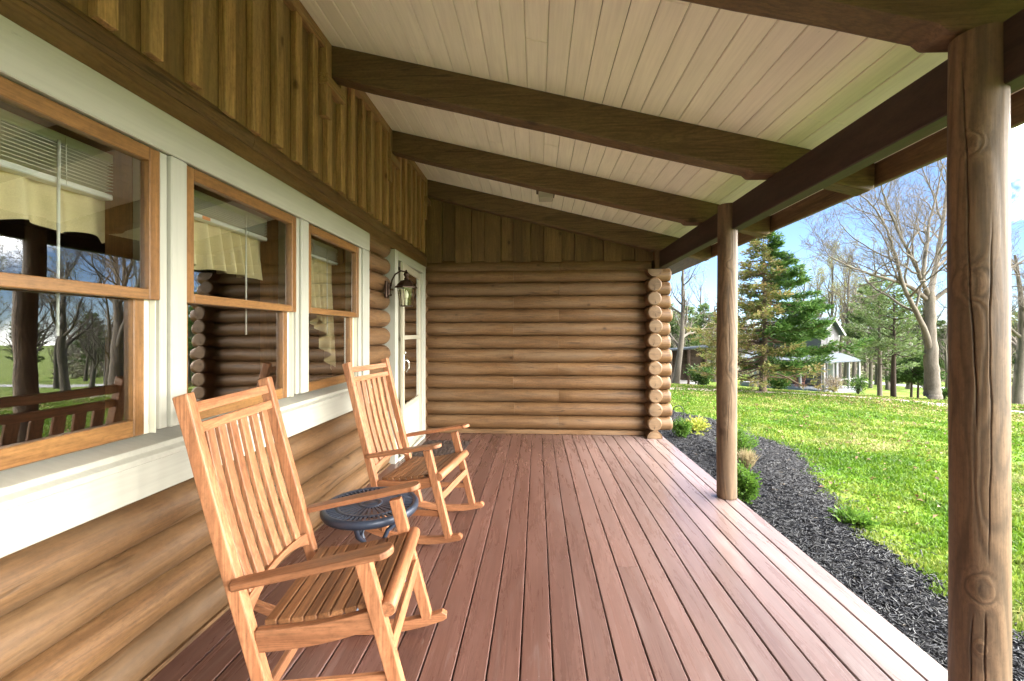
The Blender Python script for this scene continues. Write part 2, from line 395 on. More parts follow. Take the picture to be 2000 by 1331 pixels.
# side wall of the wing; its log ends face the porch
sw = MB(); se = MB()
for i in range(13):
    z = .003 + ES * i
    yy = 5.655 + random.uniform(-.012, .008); xx = 1.505 + random.uniform(-.008, .008); r = .097
    if i == 0 or i == 12:
        zz = (.0, math.pi) if i == 0 else (math.pi, 2 * math.pi)
        pts = [(math.cos(zz[0] + math.pi * k / 14) * r, math.sin(zz[0] + math.pi * k / 14) * r) for k in range(15)]
        fr = (Vector((xx, yy + .5, z + (.0 if i == 0 else .02))), Vector((1, 0, 0)), Vector((0, 0, 1)), Vector((0, -1, 0)))
        sw.prism(pts, 1.0, fr)
        sw.g[-30:] = [(q[2], q[0], q[1]) for q in sw.g[-30:]]
    else:
        log(sw, (xx, yy + .004, z), (xx, 12, z), r, step=.5, round0=True)
    # end-grain face: a low dome with a drying check cut into it
    n = 40; chk = random.uniform(-2.0, -1.1) if random.random() < .75 else random.uniform(0, 6)
    vs = []; a0, a1 = 0, 2 * math.pi
    cx = Vector((xx, yy - .001, z + (.02 if i == 12 else 0)))
    rr = [.0, .25, .5, .75, .9]
    for q in rr:
        for k in range(n):
            an = a0 + 2 * math.pi * k / n
            px_, pz_ = math.cos(an) * r * .80 * q / .9, math.sin(an) * r * .80 * q / .9
            if i == 0: pz_ = max(pz_, 0.0)
            if i == 12: pz_ = min(pz_, 0.0)
            dd = .004 * (1 - q)
            vs.append(cx + Vector((px_, -.002 - dd, pz_)))
    fs = [(a * n + k, a * n + (k + 1) % n, (a + 1) * n + (k + 1) % n, (a + 1) * n + k) for a in range(len(rr) - 1) for k in range(n)]
    se.add(vs, fs, [(v.x - cx.x, v.z - cx.z, 0) for v in vs], None, True)
    if 0 < i < 12 and random.random() < .8:                          # open crack
        L_ = r * random.uniform(.45, .75); dx, dz = math.cos(chk), math.sin(chk)
        o_ = cx + Vector((0, -.0075, 0)); pz = Vector((-dz, 0, dx)); px = Vector((dx, 0, dz))
        se.add([o_ + px * .005, o_ + px * L_ + pz * .0042, o_ + px * L_ - pz * .0042], [(0, 1, 2)], None, 0, False, 1)
sw_o = P(sw, 'log_wall', W_LOG); P(se, 'end_grain', [W_END, Mat('check_shadow', .9, (.02, .012, .008)).m], sw_o, recalc=True)

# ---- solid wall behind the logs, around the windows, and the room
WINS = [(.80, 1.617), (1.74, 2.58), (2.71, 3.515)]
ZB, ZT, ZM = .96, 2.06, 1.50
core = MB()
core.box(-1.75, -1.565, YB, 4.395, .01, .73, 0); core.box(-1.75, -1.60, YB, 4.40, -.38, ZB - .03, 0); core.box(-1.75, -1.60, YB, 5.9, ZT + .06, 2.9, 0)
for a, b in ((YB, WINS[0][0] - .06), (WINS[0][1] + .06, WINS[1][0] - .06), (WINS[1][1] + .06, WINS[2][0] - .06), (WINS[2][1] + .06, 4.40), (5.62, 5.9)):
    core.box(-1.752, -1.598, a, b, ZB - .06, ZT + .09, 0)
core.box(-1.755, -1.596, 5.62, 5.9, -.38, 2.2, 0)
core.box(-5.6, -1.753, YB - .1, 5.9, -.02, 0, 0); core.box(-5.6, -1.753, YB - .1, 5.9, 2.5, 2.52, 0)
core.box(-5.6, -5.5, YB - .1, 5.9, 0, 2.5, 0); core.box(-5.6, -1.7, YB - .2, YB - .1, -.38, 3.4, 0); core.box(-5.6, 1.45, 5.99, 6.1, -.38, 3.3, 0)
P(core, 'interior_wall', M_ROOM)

# ---- board and batten on the porch wall
sb = MB()
y = YB; z0 = 2.405
zt = ceil_z(-1.5)
yb0 = 1.491 - .085 - .2 * 23
k = 0
while yb0 + .2 * k < 5.75:
    y0 = yb0 + .2 * k; k += 1
    y1 = min(y0 + .2, 5.82)
    zz = z0 + random.uniform(-.012, .006)
    sb.box(-1.60, -1.503 + random.uniform(-.002, .002), y0 + .002, y1 - .002, zz, zt + .05, .002, 2, random.uniform(0, .5))
    bw = random.uniform(.062, .076); sk = random.uniform(-.006, .006)
    sb.box(-1.503, -1.464 + random.uniform(-.003, .003), y0 - .035 + sk, y0 - .035 + bw + sk, zz + random.uniform(-.008, .02), zt + .04, .003, 2, random.uniform(.6, 1.1))  # battens tinted lighter than boards, relief shading put into the colour
P(sb, 'siding', W_SIDE)
fz = MB()
fz.box(-1.503, -1.452, YB, 5.72, zt - .085, zt + .03, .004)
RAF = [-3.45, -2.21, -.92, .34, 1.62, 3.0, 4.29, 5.69]
for y in RAF:
    fz.box(-1.503, -1.446, y - .085, y - .005, zt - .55, zt - .02, .004, 2)
    fz.box(-1.503, -1.432, y - .10, y + .20, zt - .335, zt - .262, .004, 1)
P(fz, 'frieze_trim', W_SIDE)

# ---- board siding in the gable of the end wall
gs = MB(); gs.box(-1.5, 1.62, 5.86, 5.91, 2.30, 2.6, .0)
x = -1.50; k = 0
while x < 1.62:
    wd = random.uniform(.185, .215); x1 = min(x + wd, 1.64)
    dy = .012 if k % 2 else -.022
    a, b = (x - .012, x1 + .012) if k % 2 == 0 else (x + .016, x1 - .016)
    gs.box(a, b, 5.835 + dy, 5.90, 2.30, ceil_z(x) + .02, .003, 2)
    x = x1; k += 1
P(gs, 'gable_siding', wood('gable_stain', (.12, .064, .024), (.20, .115, .045), .6, .45, .25, .9, .25, None, 0, .35, .3, knotscale=3.2))
trim = MB()
trim.box(1.52, 1.63, 5.70, 5.95, 2.19, ceil_z(1.5), .004, 2)
P(trim, 'corner_board', W_BEAM)

# ---- ceiling boards and roof
cb = MB(); pitch = .1316; sl_ = math.atan(.25)
ux = Vector((math.cos(sl_), 0, -math.sin(sl_))); uz = Vector((math.sin(sl_), 0, math.cos(sl_)))
s = 0; x_start = -1.60
k = 0
while True:
    p = Vector((x_start, 0, ceil_z(x_start))) + ux * (pitch * (k + .5)); k += 1
    if p.x > 2.24: break
    ys = [YB - .3, random.uniform(-2, 1.2), random.uniform(2.0, 5.2), 6.2]
    for a, b in zip(ys, ys[1:]):
        R = Matrix((Vector((0, 1, 0)), ux, -uz)).transposed()
        cc = p + uz * .0095; cc.y = (a + b) / 2
        cb.obox(cc, ((b - a) / 2 - .0006, pitch / 2 - .0016, .0095), R, .006, 0)
P(cb, 'ceiling', P_CEIL)
rf = MB()
def slab(mb, xa, xb, ya, yb, t0, t1, n=1):
    pts = [(xa, ceil_z(xa) + t0), (xb, ceil_z(xb) + t0), (xb, ceil_z(xb) + t1), (xa, ceil_z(xa) + t1)]
    mb.prism(pts, yb - ya, (Vector((0, (ya + yb) / 2, 0)), Vector((1, 0, 0)), Vector((0, 0, 1)), Vector((0, -1, 0))))
slab(rf, -5.4, 2.36, YB - .35, 14, .024, .07)
pts = [(-5.4, ceil_z(-5.4) + .024), (-11, 2.6), (-11, 2.55), (-5.4, ceil_z(-5.4) - .02)]
rf.prism(pts, 17.5, (Vector((0, 5.2, 0)), Vector((1, 0, 0)), Vector((0, 0, 1)), Vector((0, -1, 0))))
P(rf, 'roof', Mat('roof_metal', .5, (.12, .10, .08), .3).m)

# ---- rafters
def rafter(y0, th=.13):
    mb = MB(); pts = []
    N = 14
    for i in range(N + 1):
        x_ = -1.53 + (2.23 + 1.53) * i / N; pts.append((x_, ceil_z(x_) + .003))
    pts += [(2.225, 2.31), (2.19, 2.285), (1.72, 2.41), (1.45, 2.415)]
    for i in range(10):
        x_ = 1.42 - (1.42 + 1.53) * i / 9; pts.append((x_, ceil_z(x_) - .228 + random.uniform(-.006, .004) + .02 * math.exp(-((x_ + 1.53) / .3) ** 2)))
    mb.prism(pts, th, (Vector((0, y0 + th / 2, 0)), Vector((1, 0, 0)), Vector((0, 0, 1)), Vector((0, -1, 0))))
    return P(mb, 'rafter', W_BEAM, bevel=.012)
for y in RAF: rafter(y)
# ---- beam, fascia, posts
bm_ = MB(); bm_.box(1.572, 1.668, YB - .3, 5.78, 2.19, 2.405, .006)
P(bm_, 'beam', W_DARK)
fa = MB(); fa.box(2.235, 2.27, YB - .35, 14, 2.325, ceil_z(2.25) + .02, .004)
P(fa, 'fascia', W_BEAM)
def post(x, y, r, cracks=(), knots=()):
    mb = MB(); zs = [0, .004, .02]; z_ = .06
    while z_ < 2.41: zs.append(z_); z_ += .013 if cracks else .05
    n = 220 if cracks else 40; ph = random.uniform(0, 6); vs = []; gr = []; tt = []
    for i, z_ in enumerate(zs):
        ox, oy = .004 * math.sin(z_ * 1.7 + ph), .003 * math.sin(z_ * 2.3 + ph)
        rr = r * (.93 if i == 0 else .985 if i == 1 else 1 + .015 * math.sin(z_ * 3 + ph) - .010 * z_)
        for k in range(n):
            an = 2 * math.pi * k / n
            tn = .5
            q = rr * (1 + .006 * math.sin(3 * an + ph + z_ * .6) + .003 * math.sin(7 * an + z_ * 2.1) + random.uniform(-.001, .001))
            for (a0, a1, z0, z1, dep) in cracks:
                if min(z0, z1) < z_ < max(z0, z1):
                    u = (z_ - z0) / (z1 - z0); ac = rad(a0 + (a1 - a0) * u) + .03 * math.sin(z_ * 9 + a0) + .012 * math.sin(z_ * 31 + a0)
                    dd = abs((an - ac + math.pi) % (2 * math.pi) - math.pi) * r
                    e_ = max(0, 1 - dd / .0019) * min(1, math.sin(math.pi * u) * 2.5)
                    q -= dep * e_; tn -= 2.6 * e_
            gy_ = 0
            for (ka, kz, kr) in knots:
                dx = ((an - rad(ka) + math.pi) % (2 * math.pi) - math.pi) * r; d_ = math.hypot(dx, (z_ - kz) * .8) / kr
                if d_ < 6:
                    gy_ += .055 * math.exp(-(d_ / 2.4) ** 2); q += .003 * math.exp(-(d_ / 1.3) ** 2)
                    if d_ < 1.1: tn -= .35 if .75 < d_ < 1.0 else .2 if d_ > .35 else 1.2
            vs.append((x + ox + q * math.cos(an), y + oy + q * math.sin(an), .002 + z_)); gr.append((z_, q * math.cos(an) + gy_, q * math.sin(an) + gy_ * .6)); tt.append(tn)
    fs = [(i * n + k, i * n + (k + 1) % n, (i + 1) * n + (k + 1) % n, (i + 1) * n + k) for i in range(len(zs) - 1) for k in range(n)] + [tuple(range(n))[::-1]]
    mb.add(vs, fs, gr, .5, True); mb.t = tt
    return P(mb, 'post', W_POST, recalc=False)
post(1.562, -2.65, .08); post(1.562, -.55, .08)
post(1.562, 1.635, .078, ((198, 224, 2.35, 1.0, .016), (250, 246, 1.75, .55, .006), (236, 241, .40, -.05, .012), (216, 210, .38, -.05, .010)), ((213, 1.52, .02), (227, .47, .017), (229, .27, .009), (222, 2.0, .012)))
post(1.562, 3.68, .0775, ((255, 262, 1.75, .95, .010), (258, 250, .85, .45, .008), (272, 268, 1.3, .6, .005)), ((262, 1.05, .02), (240, .62, .014), (250, 1.9, .012)))
# ---- window trim
wt = MB()
wt.box(-1.60, -1.455, .56, 3.715, 2.062, 2.218, .004)                 # head casing
wt.box(-1.60, -1.455, .56, .745, .985, 2.060, .004)
for a, b in ((1.662, 1.70),): pass
for (a0, b0), (a1, b1) in zip(WINS, WINS[1:]):
    m0, m1 = b0 + .040, a1 - .004
    wt.box(-1.60, -1.457, m0, m1, .975, 2.060, .004)
    wt.box(-1.60, -1.473, b0 + .004, b0 + .038, .975, 2.060, .003)
wt.box(-1.60, -1.457, 3.580, 3.715, .975, 2.060, .004)
wt.box(-1.60, -1.473, 3.519, 3.578, .975, 2.060, .003)
wt.box(-1.60, -1.452, .54, 3.735, .738, .868, .004)                  # apron
P(wt, 'window_trim', P_CREAM)
si = MB()
fr = (Vector((0, 2.14, 0)), Vector((1, 0, 0)), Vector((0, 0, 1)), Vector((0, -1, 0)))
si.prism([(-1.60, .870), (-1.435, .870), (-1.435, .893), (-1.46, .905), (-1.46, .925), (-1.60, .958)], 3.22, fr)
P(si, 'window_sill', P_CREAM, bevel=.003)
for wi, (a, b) in enumerate(WINS):
    jm = MB()
    jm.box(-1.70, -1.585, a - .05, a - .001, ZB - .02, ZT + .05, .002, 2); jm.box(-1.70, -1.585, b + .001, b + .05, ZB - .02, ZT + .05, .002, 2)
    jm.box(-1.70, -1.585, a - .001, b + .001, ZT + .002, ZT + .055, .002)
    jm.box(-1.72, -1.585, a - .001, b + .001, ZB - .05, ZB - .002, .002)
    fm = MB()
    fm.box(-1.585, -1.49, b + .001, b + .006, ZB, ZM - .02, .001)
    for q in (b - .026,): fm.box(-1.57, -1.512, q, q + .024, ZB, ZM - .02, .002)   # jamb tracks
    wfr = P(fm, 'window', P_VINYL); P(jm, 'jamb', W_SASH, wfr)
    def sash(name, xf, xb, z0, z1, ya, yb, wt_, wb, ws):
        m = MB(); d = .004
        m.box(xb, xf, ya, ya + ws, z0, z1, .003, 2); m.box(xb, xf, yb - ws, yb, z0, z1, .003, 2)
        m.box(xb + .001, xf - .001, ya + ws, yb - ws, z0, z0 + wb, .003, 1); m.box(xb + .001, xf - .001, ya + ws, yb - ws, z1 - wt_, z1, .003, 1)
        o = P(m, 'sash', W_SASH, wfr)
        g = MB(); xm = (xf * .45 + xb * .55)
        g.add([(xm, ya + ws - .004, z0 + wb - .004), (xm, yb - ws + .004, z0 + wb - .004), (xm, yb - ws + .004, z1 - wt_ + .004), (xm, ya + ws - .004, z1 - wt_ + .004)], [(0, 1, 2, 3)], None, .5)
        P(g, 'pane', M_GLASS, wfr, recalc=False)
    sash('upper', -1.468, -1.508, ZM - .022, ZT - .003, a, b, .052, .040, .046)
    sash('lower', -1.512, -1.552, ZB, ZM + .016, a + .022, b - .022, .036, .062, .044)
# ---- entry door
D0, D1, DT = 4.40, 5.62, 2.215
dr = MB()
dr.box(-1.62, -1.455, D0, D0 + .095, .0, DT, .004); dr.box(-1.62, -1.455, D1 - .095, D1, .0, DT, .004)
dr.box(-1.62, -1.4555, D0 + .095, D1 - .095, DT - .095, DT, .004)
dr.box(-1.70, -1.47, D0 + .09, D0 + .12, .02, DT - .09, .002); dr.box(-1.70, -1.47, D1 - .12, D1 - .09, .02, DT - .09, .002)
dr.box(-1.70, -1.44, D0 + .095, D1 - .095, .0, .035, .004)
dfr = P(dr, 'door_frame', P_CREAM)
idr = MB(); idr.box(-1.72, -1.68, D0 + .12, D1 - .12, .03, DT - .1, .002); 
for z0_, z1_ in ((.2, .9), (1.05, 1.95)):
    idr.box(-1.682, -1.672, D0 + .27, D1 - .27, z0_, z1_, .004)
P(idr, 'door', paint('inner_door', (.22, .19, .13), .5, .1))
hy, hx = D1 - .125, -1.500; th = rad(4.2)
dv = Vector((math.sin(th), -math.cos(th), 0)); dn = Vector((math.cos(th), math.sin(th), 0)); dw = (D1 - D0) - .25
def dpanel(mb, a, b, z0, z1, t=.03, off=0, ch=.003, tint=None):
    c = Vector((hx, hy, 0)) + dv * ((a + b) / 2) + dn * off; c.z = (z0 + z1) / 2
    mb.obox(c, ((b - a) / 2, t / 2, (z1 - z0) / 2), Matrix((dv, dn, Vector((0, 0, 1)))).transposed(), ch, 2 if (z1 - z0) > (b - a) else 0, tint)
sdm = MB()
dpanel(sdm, 0, .075, .045, 2.105); dpanel(sdm, dw - .075, dw, .045, 2.105); dpanel(sdm, .075, dw - .075, 2.03, 2.105, .028); dpanel(sdm, .075, dw - .075, 1.28, 1.325, .028)
dpanel(sdm, .075, dw - .075, .52, .57, .028); dpanel(sdm, .075, dw - .075, .045, .11, .028)
sdo = P(sdm, 'storm_door', M_ALU)
kp = MB(); dpanel(kp, .075, dw - .075, .11, .52, .016); P(kp, 'kick_panel', M_PANEL, sdo)
gl = MB()
for z0_, z1_ in ((.57, 1.28), (1.325, 2.03)):
    q = [Vector((hx, hy, z)) + dv * t for t, z in ((.07, z0_ - .003), (dw - .07, z0_ - .003), (dw - .07, z1_ + .003), (.07, z1_ + .003))]
    gl.add(q, [(0, 1, 2, 3)])
P(gl, 'glass', M_DOORGLASS, sdo, recalc=False)
hd = MB(); c = Vector((hx, hy, 0)) + dv * (dw - .04) + dn * .018
hd.tube([c + Vector((0, 0, 1.06)), c + Vector((0, 0, 1.06)) + dn * .03], .012, 10); hd.tube([c + dn * .03 + Vector((0, 0, 1.07)) + dv * .01, c + dn * .045 + Vector((0, 0, 1.03)) - dv * .02, c + dn * .045 + Vector((0, 0, .98)) - dv * .03, c + dn * .02 + Vector((0, 0, .93)) - dv * .02], [.009, .010, .009, .007], 8)
hd.obox(c + Vector((0, 0, 1.03)) + dn * .0, (.014, .006, .09), Matrix((dv, dn, Vector((0, 0, 1)))).transposed(), .003)
hd.tube([c + Vector((0, 0, 1.14)), c + Vector((0, 0, 1.14)) + dn * .022], .016, 12)
P(hd, 'handle', M_CHROME, sdo)

# ================================================================== DECK
dk = MB(); bw_ = .1318; k = 0
while True:
    x1 = 1.642 - bw_ * k; x0 = x1 - bw_ + .0058; k += 1
    if x1 < -1.53: break
    ys = [YB - .2, random.uniform(-2.2, .3), 5.84]
    if k % 3 == 1: ys = [YB - .2, random.uniform(-3, -1), 5.84]
    if k == 9: ys = [YB - .2, 2.55, 5.84]
    for a, b in zip(ys, ys[1:]):
        dk.box(max(x0, -1.56), x1, a + .0015, b - .0015, -.032 + random.uniform(-.001, .001), random.uniform(-.0012, .0008), .0035, 1)
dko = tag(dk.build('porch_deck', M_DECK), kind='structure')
jo = MB()
jo.box(1.575, 1.615, YB - .2, 5.8, -.235, -.034, .003)
yy = YB
while yy < 5.8: jo.box(-1.55, 1.574, yy, yy + .04, -.2, -.034, .0, 0); yy += .4
jo.box(-1.56, 1.56, YB - .2, 5.8, -.40, -.385, 0)
o = jo.build('joist_frame', W_DARK, dko)

# ================================================================== THINGS INSIDE THE WINDOWS
for wi, (a, b) in enumerate(WINS):
    bl = thing('window_blind', ['white slatted blind drawn up behind the nearest, largest-looking window', 'white raised blind with an orange tag in the middle window', 'white raised blind with a small orange tag in the window nearest the door'][wi], 'blind', (-1.66, (a + b) / 2, ZT), 0, 'blinds drawn up in the cabin windows')
    m = MB(); w_ = (b - a) / 2 - .02
    m.box(-.02, .02, -w_, w_, -.055, -.02, .003)
    ns = 9 if wi == 0 else 7
    P0 = -.062; bs = .0125 if wi == 0 else .0095
    for i in range(ns): m.box(-.022 + random.uniform(-.002, .002), .022, -w_ + .004, w_ - .004, P0 - bs * i - .002, P0 - bs * i, .0005)
    sp = MB(); 
    zb = P0 - bs * ns
    r = MB(); r.box(-.024, .024, -w_ + .004, w_ - .004, zb - .024, zb - .002, .004); 
    o1 = m.build('slat_stack', M_WHITE, bl); r.build('bottom_rail', M_WHITE, bl)
    for q in (-.55, .55):
        c = MB(); c.tube([(.024, w_ * q, -.03), (.026, w_ * q, zb - .02)], .0015, 5)
        c.build('cord', M_WHITE, bl)
    wd = MB(); yw = w_ * .48
    wd.tube([(.03, yw, -.05), (.036, yw - .01, -.72)], .0045, 8); wd.build('wand', M_WHITE, bl)
    if wi:
        t_ = MB(); t_.box(.0245, .0262, -.12 if wi == 1 else -.25, -.07 if wi == 1 else -.21, zb - .022, zb - .006, 0); t_.build('tag', M_ORANGE, bl)
    # valance: a pleated cloth with a scalloped hem
    v = MB(); NU, NV = 160, 14; y0, y1 = a - .03, b + .02
    ph = random.uniform(0, 6); gr = []
    xs = -1.70
    vs = []
    for i in range(NU + 1):
        u = i / NU
        if wi == 1: zt_, zb_ = 2.0, 1.665 + .018 * abs(math.sin(u * math.pi * 6 + ph))
        elif wi == 0: zt_, zb_ = 2.0, 1.70 + .022 * abs(math.sin(u * math.pi * 5 + ph))
        else: zt_, zb_ = 2.0, 1.75 - .72 * max(0, (u - .35) / .65) ** 1.1 - .06 * (math.floor(max(0, u - .35) * 7) % 2)
        f_ = .012 + .02 * (.5 + .5 * math.sin(u * 5 + ph))
        for j in range(NV + 1):
            q = j / NV
            x_ = xs + (f_ * (.35 + q)) * math.sin(u * (42 if wi == 0 else 64) + ph + 1.2 * math.sin(u * 9)) + .02 * q
            vs.append((x_, y0 + (y1 - y0) * u, zt_ + (zb_ - zt_) * q))
    fs = [(i * (NV + 1) + j, (i + 1) * (NV + 1) + j, (i + 1) * (NV + 1) + j + 1, i * (NV + 1) + j + 1) for i in range(NU) for j in range(NV)]
    v.add(vs, fs, None, .5, True)
    tag(v.build('valance', M_FABRIC, recalc=False), ['gold pleated valance with wide soft folds across the nearest window', 'gold valance with narrow deep pleats across the middle window', 'gold swag curtain with a long stepped tail in the window nearest the door'][wi], 'curtain', 'gold curtains in the cabin windows')

# ================================================================== LANTERN, CEILING LIGHT, MAT
ln = thing('wall_lantern', 'dark bronze coach lantern with clear glass sides hung beside the door', 'wall lamp', (-1.49, 4.215, 1.78))
m = MB(); m.obox(Vector((.012, 0, .0)), (.012, .042, .085), Matrix.Identity(3), .008); m.obox(Vector((.03, 0, .0)), (.014, .026, .062), Matrix.Identity(3), .008)
for z in (-.055, .055): m.lathe([(0, .012), (.009, .008), (.011, 0), (.009, -.008), (0, -.012)], (.05, 0, z), 10)
m.tube([(.03, 0, 0), (.075, 0, 0)], .010, 8)
m.build('backplate', M_BRONZE, ln)
m = MB(); cx_ = .205
m.tube([(.05, 0, .03), (.06, 0, .09), (.095, 0, .15), (.15, 0, .182), (cx_, 0, .172)], [.008, .0085, .0085, .008, .007], 8); m.build('arm', M_BRONZE, ln)
lb = MB()
NS = 6
def hexr(r, z, off=math.pi / 6): return [(cx_ + r * math.cos(off + 2 * math.pi * k / NS), r * math.sin(off + 2 * math.pi * k / NS), z) for k in range(NS)]
rt, rb, zt_, zb_ = .088, .062, .02, -.165
T = hexr(rt, zt_); B = hexr(rb, zb_)
for k in range(NS): lb.tube([T[k], B[k]], .0035, 6); lb.tube([T[k], T[(k + 1) % NS]], .005, 6); lb.tube([B[k], B[(k + 1) % NS]], .0045, 6)
lb.add(hexr(rb * 1.02, zb_ - .004) + hexr(rb * 1.02, zb_ + .002), [tuple(range(6)), tuple(range(6, 12))] + [(k, (k + 1) % 6, 6 + (k + 1) % 6, 6 + k) for k in range(6)])
body = lb.build('lantern_frame', M_BRONZE, ln)
g = MB()
for k in range(NS): g.add([T[k], T[(k + 1) % NS], B[(k + 1) % NS], B[k]], [(0, 1, 2, 3)])
g.build('glass', M_LAMPGLASS, body)
rm = MB(); prof = [(.112, .012), (.112, .022), (.095, .034), (.078, .06), (.05, .085), (.024, .094), (.018, .10)]
for (r0, z0_), (r1, z1_) in zip(prof, prof[1:]):
    a_ = hexr(r0, z0_); b_ = hexr(r1, z1_); rm.add(a_ + b_, [(k, (k + 1) % 6, 6 + (k + 1) % 6, 6 + k) for k in range(6)])
rm.add(hexr(.112, .012), [tuple(range(6))])
rm.lathe([(.0, .096), (.02, .10), (.024, .108), (.012, .118), (.012, .126), (.026, .138), (.028, .15), (.018, .166), (.007, .175), (.010, .184), (.0, .195)], (cx_, 0, 0), 16)
rm.build('lantern_roof', M_BRONZE, ln)
cd = MB(); cd.tube([(cx_, 0, -.16), (cx_, 0, -.09)], .011, 10); cd.lathe([(.011, -.09), (.02, -.075), (.022, -.055), (.012, -.02), (.0, -.005)], (cx_, 0, 0), 14)
cd.build('bulb', Mat('bulb_glass', .2, (.75, .72, .62)).m, ln)
fx, fy = .10, 4.90
cl = thing('ceiling_light', 'small square porch ceiling light with frosted glass between the two farthest rafters', 'ceiling lamp', (fx, fy, ceil_z(fx) - .002), 0)
m = MB(); m.obox(Vector((0, 0, -.04)), (.105, .105, .04), Matrix.Rotation(sl_, 3, 'Y'), .003); m.build('base_plate', M_BRONZE, cl)
m = MB(); m.add([(sx * q, sy * q, z) for z, q in ((-.08, .085), (-.145, .078), (-.155, .068)) for sx, sy in ((-1, -1), (1, -1), (1, 1), (-1, 1))], [(i * 4 + k, i * 4 + (k + 1) % 4, i * 4 + 4 + (k + 1) % 4, i * 4 + 4 + k) for i in range(2) for k in range(4)] + [(8, 9, 10, 11)])
m.build('shade', Mat('frosted_glass', .35, (.42, .40, .33)).m, cl)
mt = Mat('mat_coir', .9); g_ = mt.attr('grain'); v_ = mt.n('TexVoronoi'); v_.inputs['Scale'].default_value = 26; mt.l(g_, v_.inputs['Vector'])
mt.base(mt.ramp(v_.outputs['Distance'], [(.1, (.10, .055, .035)), (.5, (.035, .02, .015))])); mt.bump(v_.outputs['Distance'], .9, .01)
dm = MB(); dm.box(-.27, .27, -.44, .44, 0, .012, .004)
k = 0
dmo = tag(dm.build('doormat', mt.m), 'dark brown patterned doormat lying on the deck before the storm door', 'doormat'); dmo.location = (-1.10, 4.93, .001)
rg = MB()
for a_ in np.linspace(-.40, .40, 19):
    for b_ in np.linspace(-.23, .23, 11): rg.obox(Vector((b_ + (.01 if int(round(a_ * 100)) % 2 else 0), a_, .014)), (.017, .008, .003), Matrix.Rotation(random.uniform(.3, .8) * random.choice((-1, 1)), 3, 'Z'), .001)
rg.build('tread', mt.m, dmo)

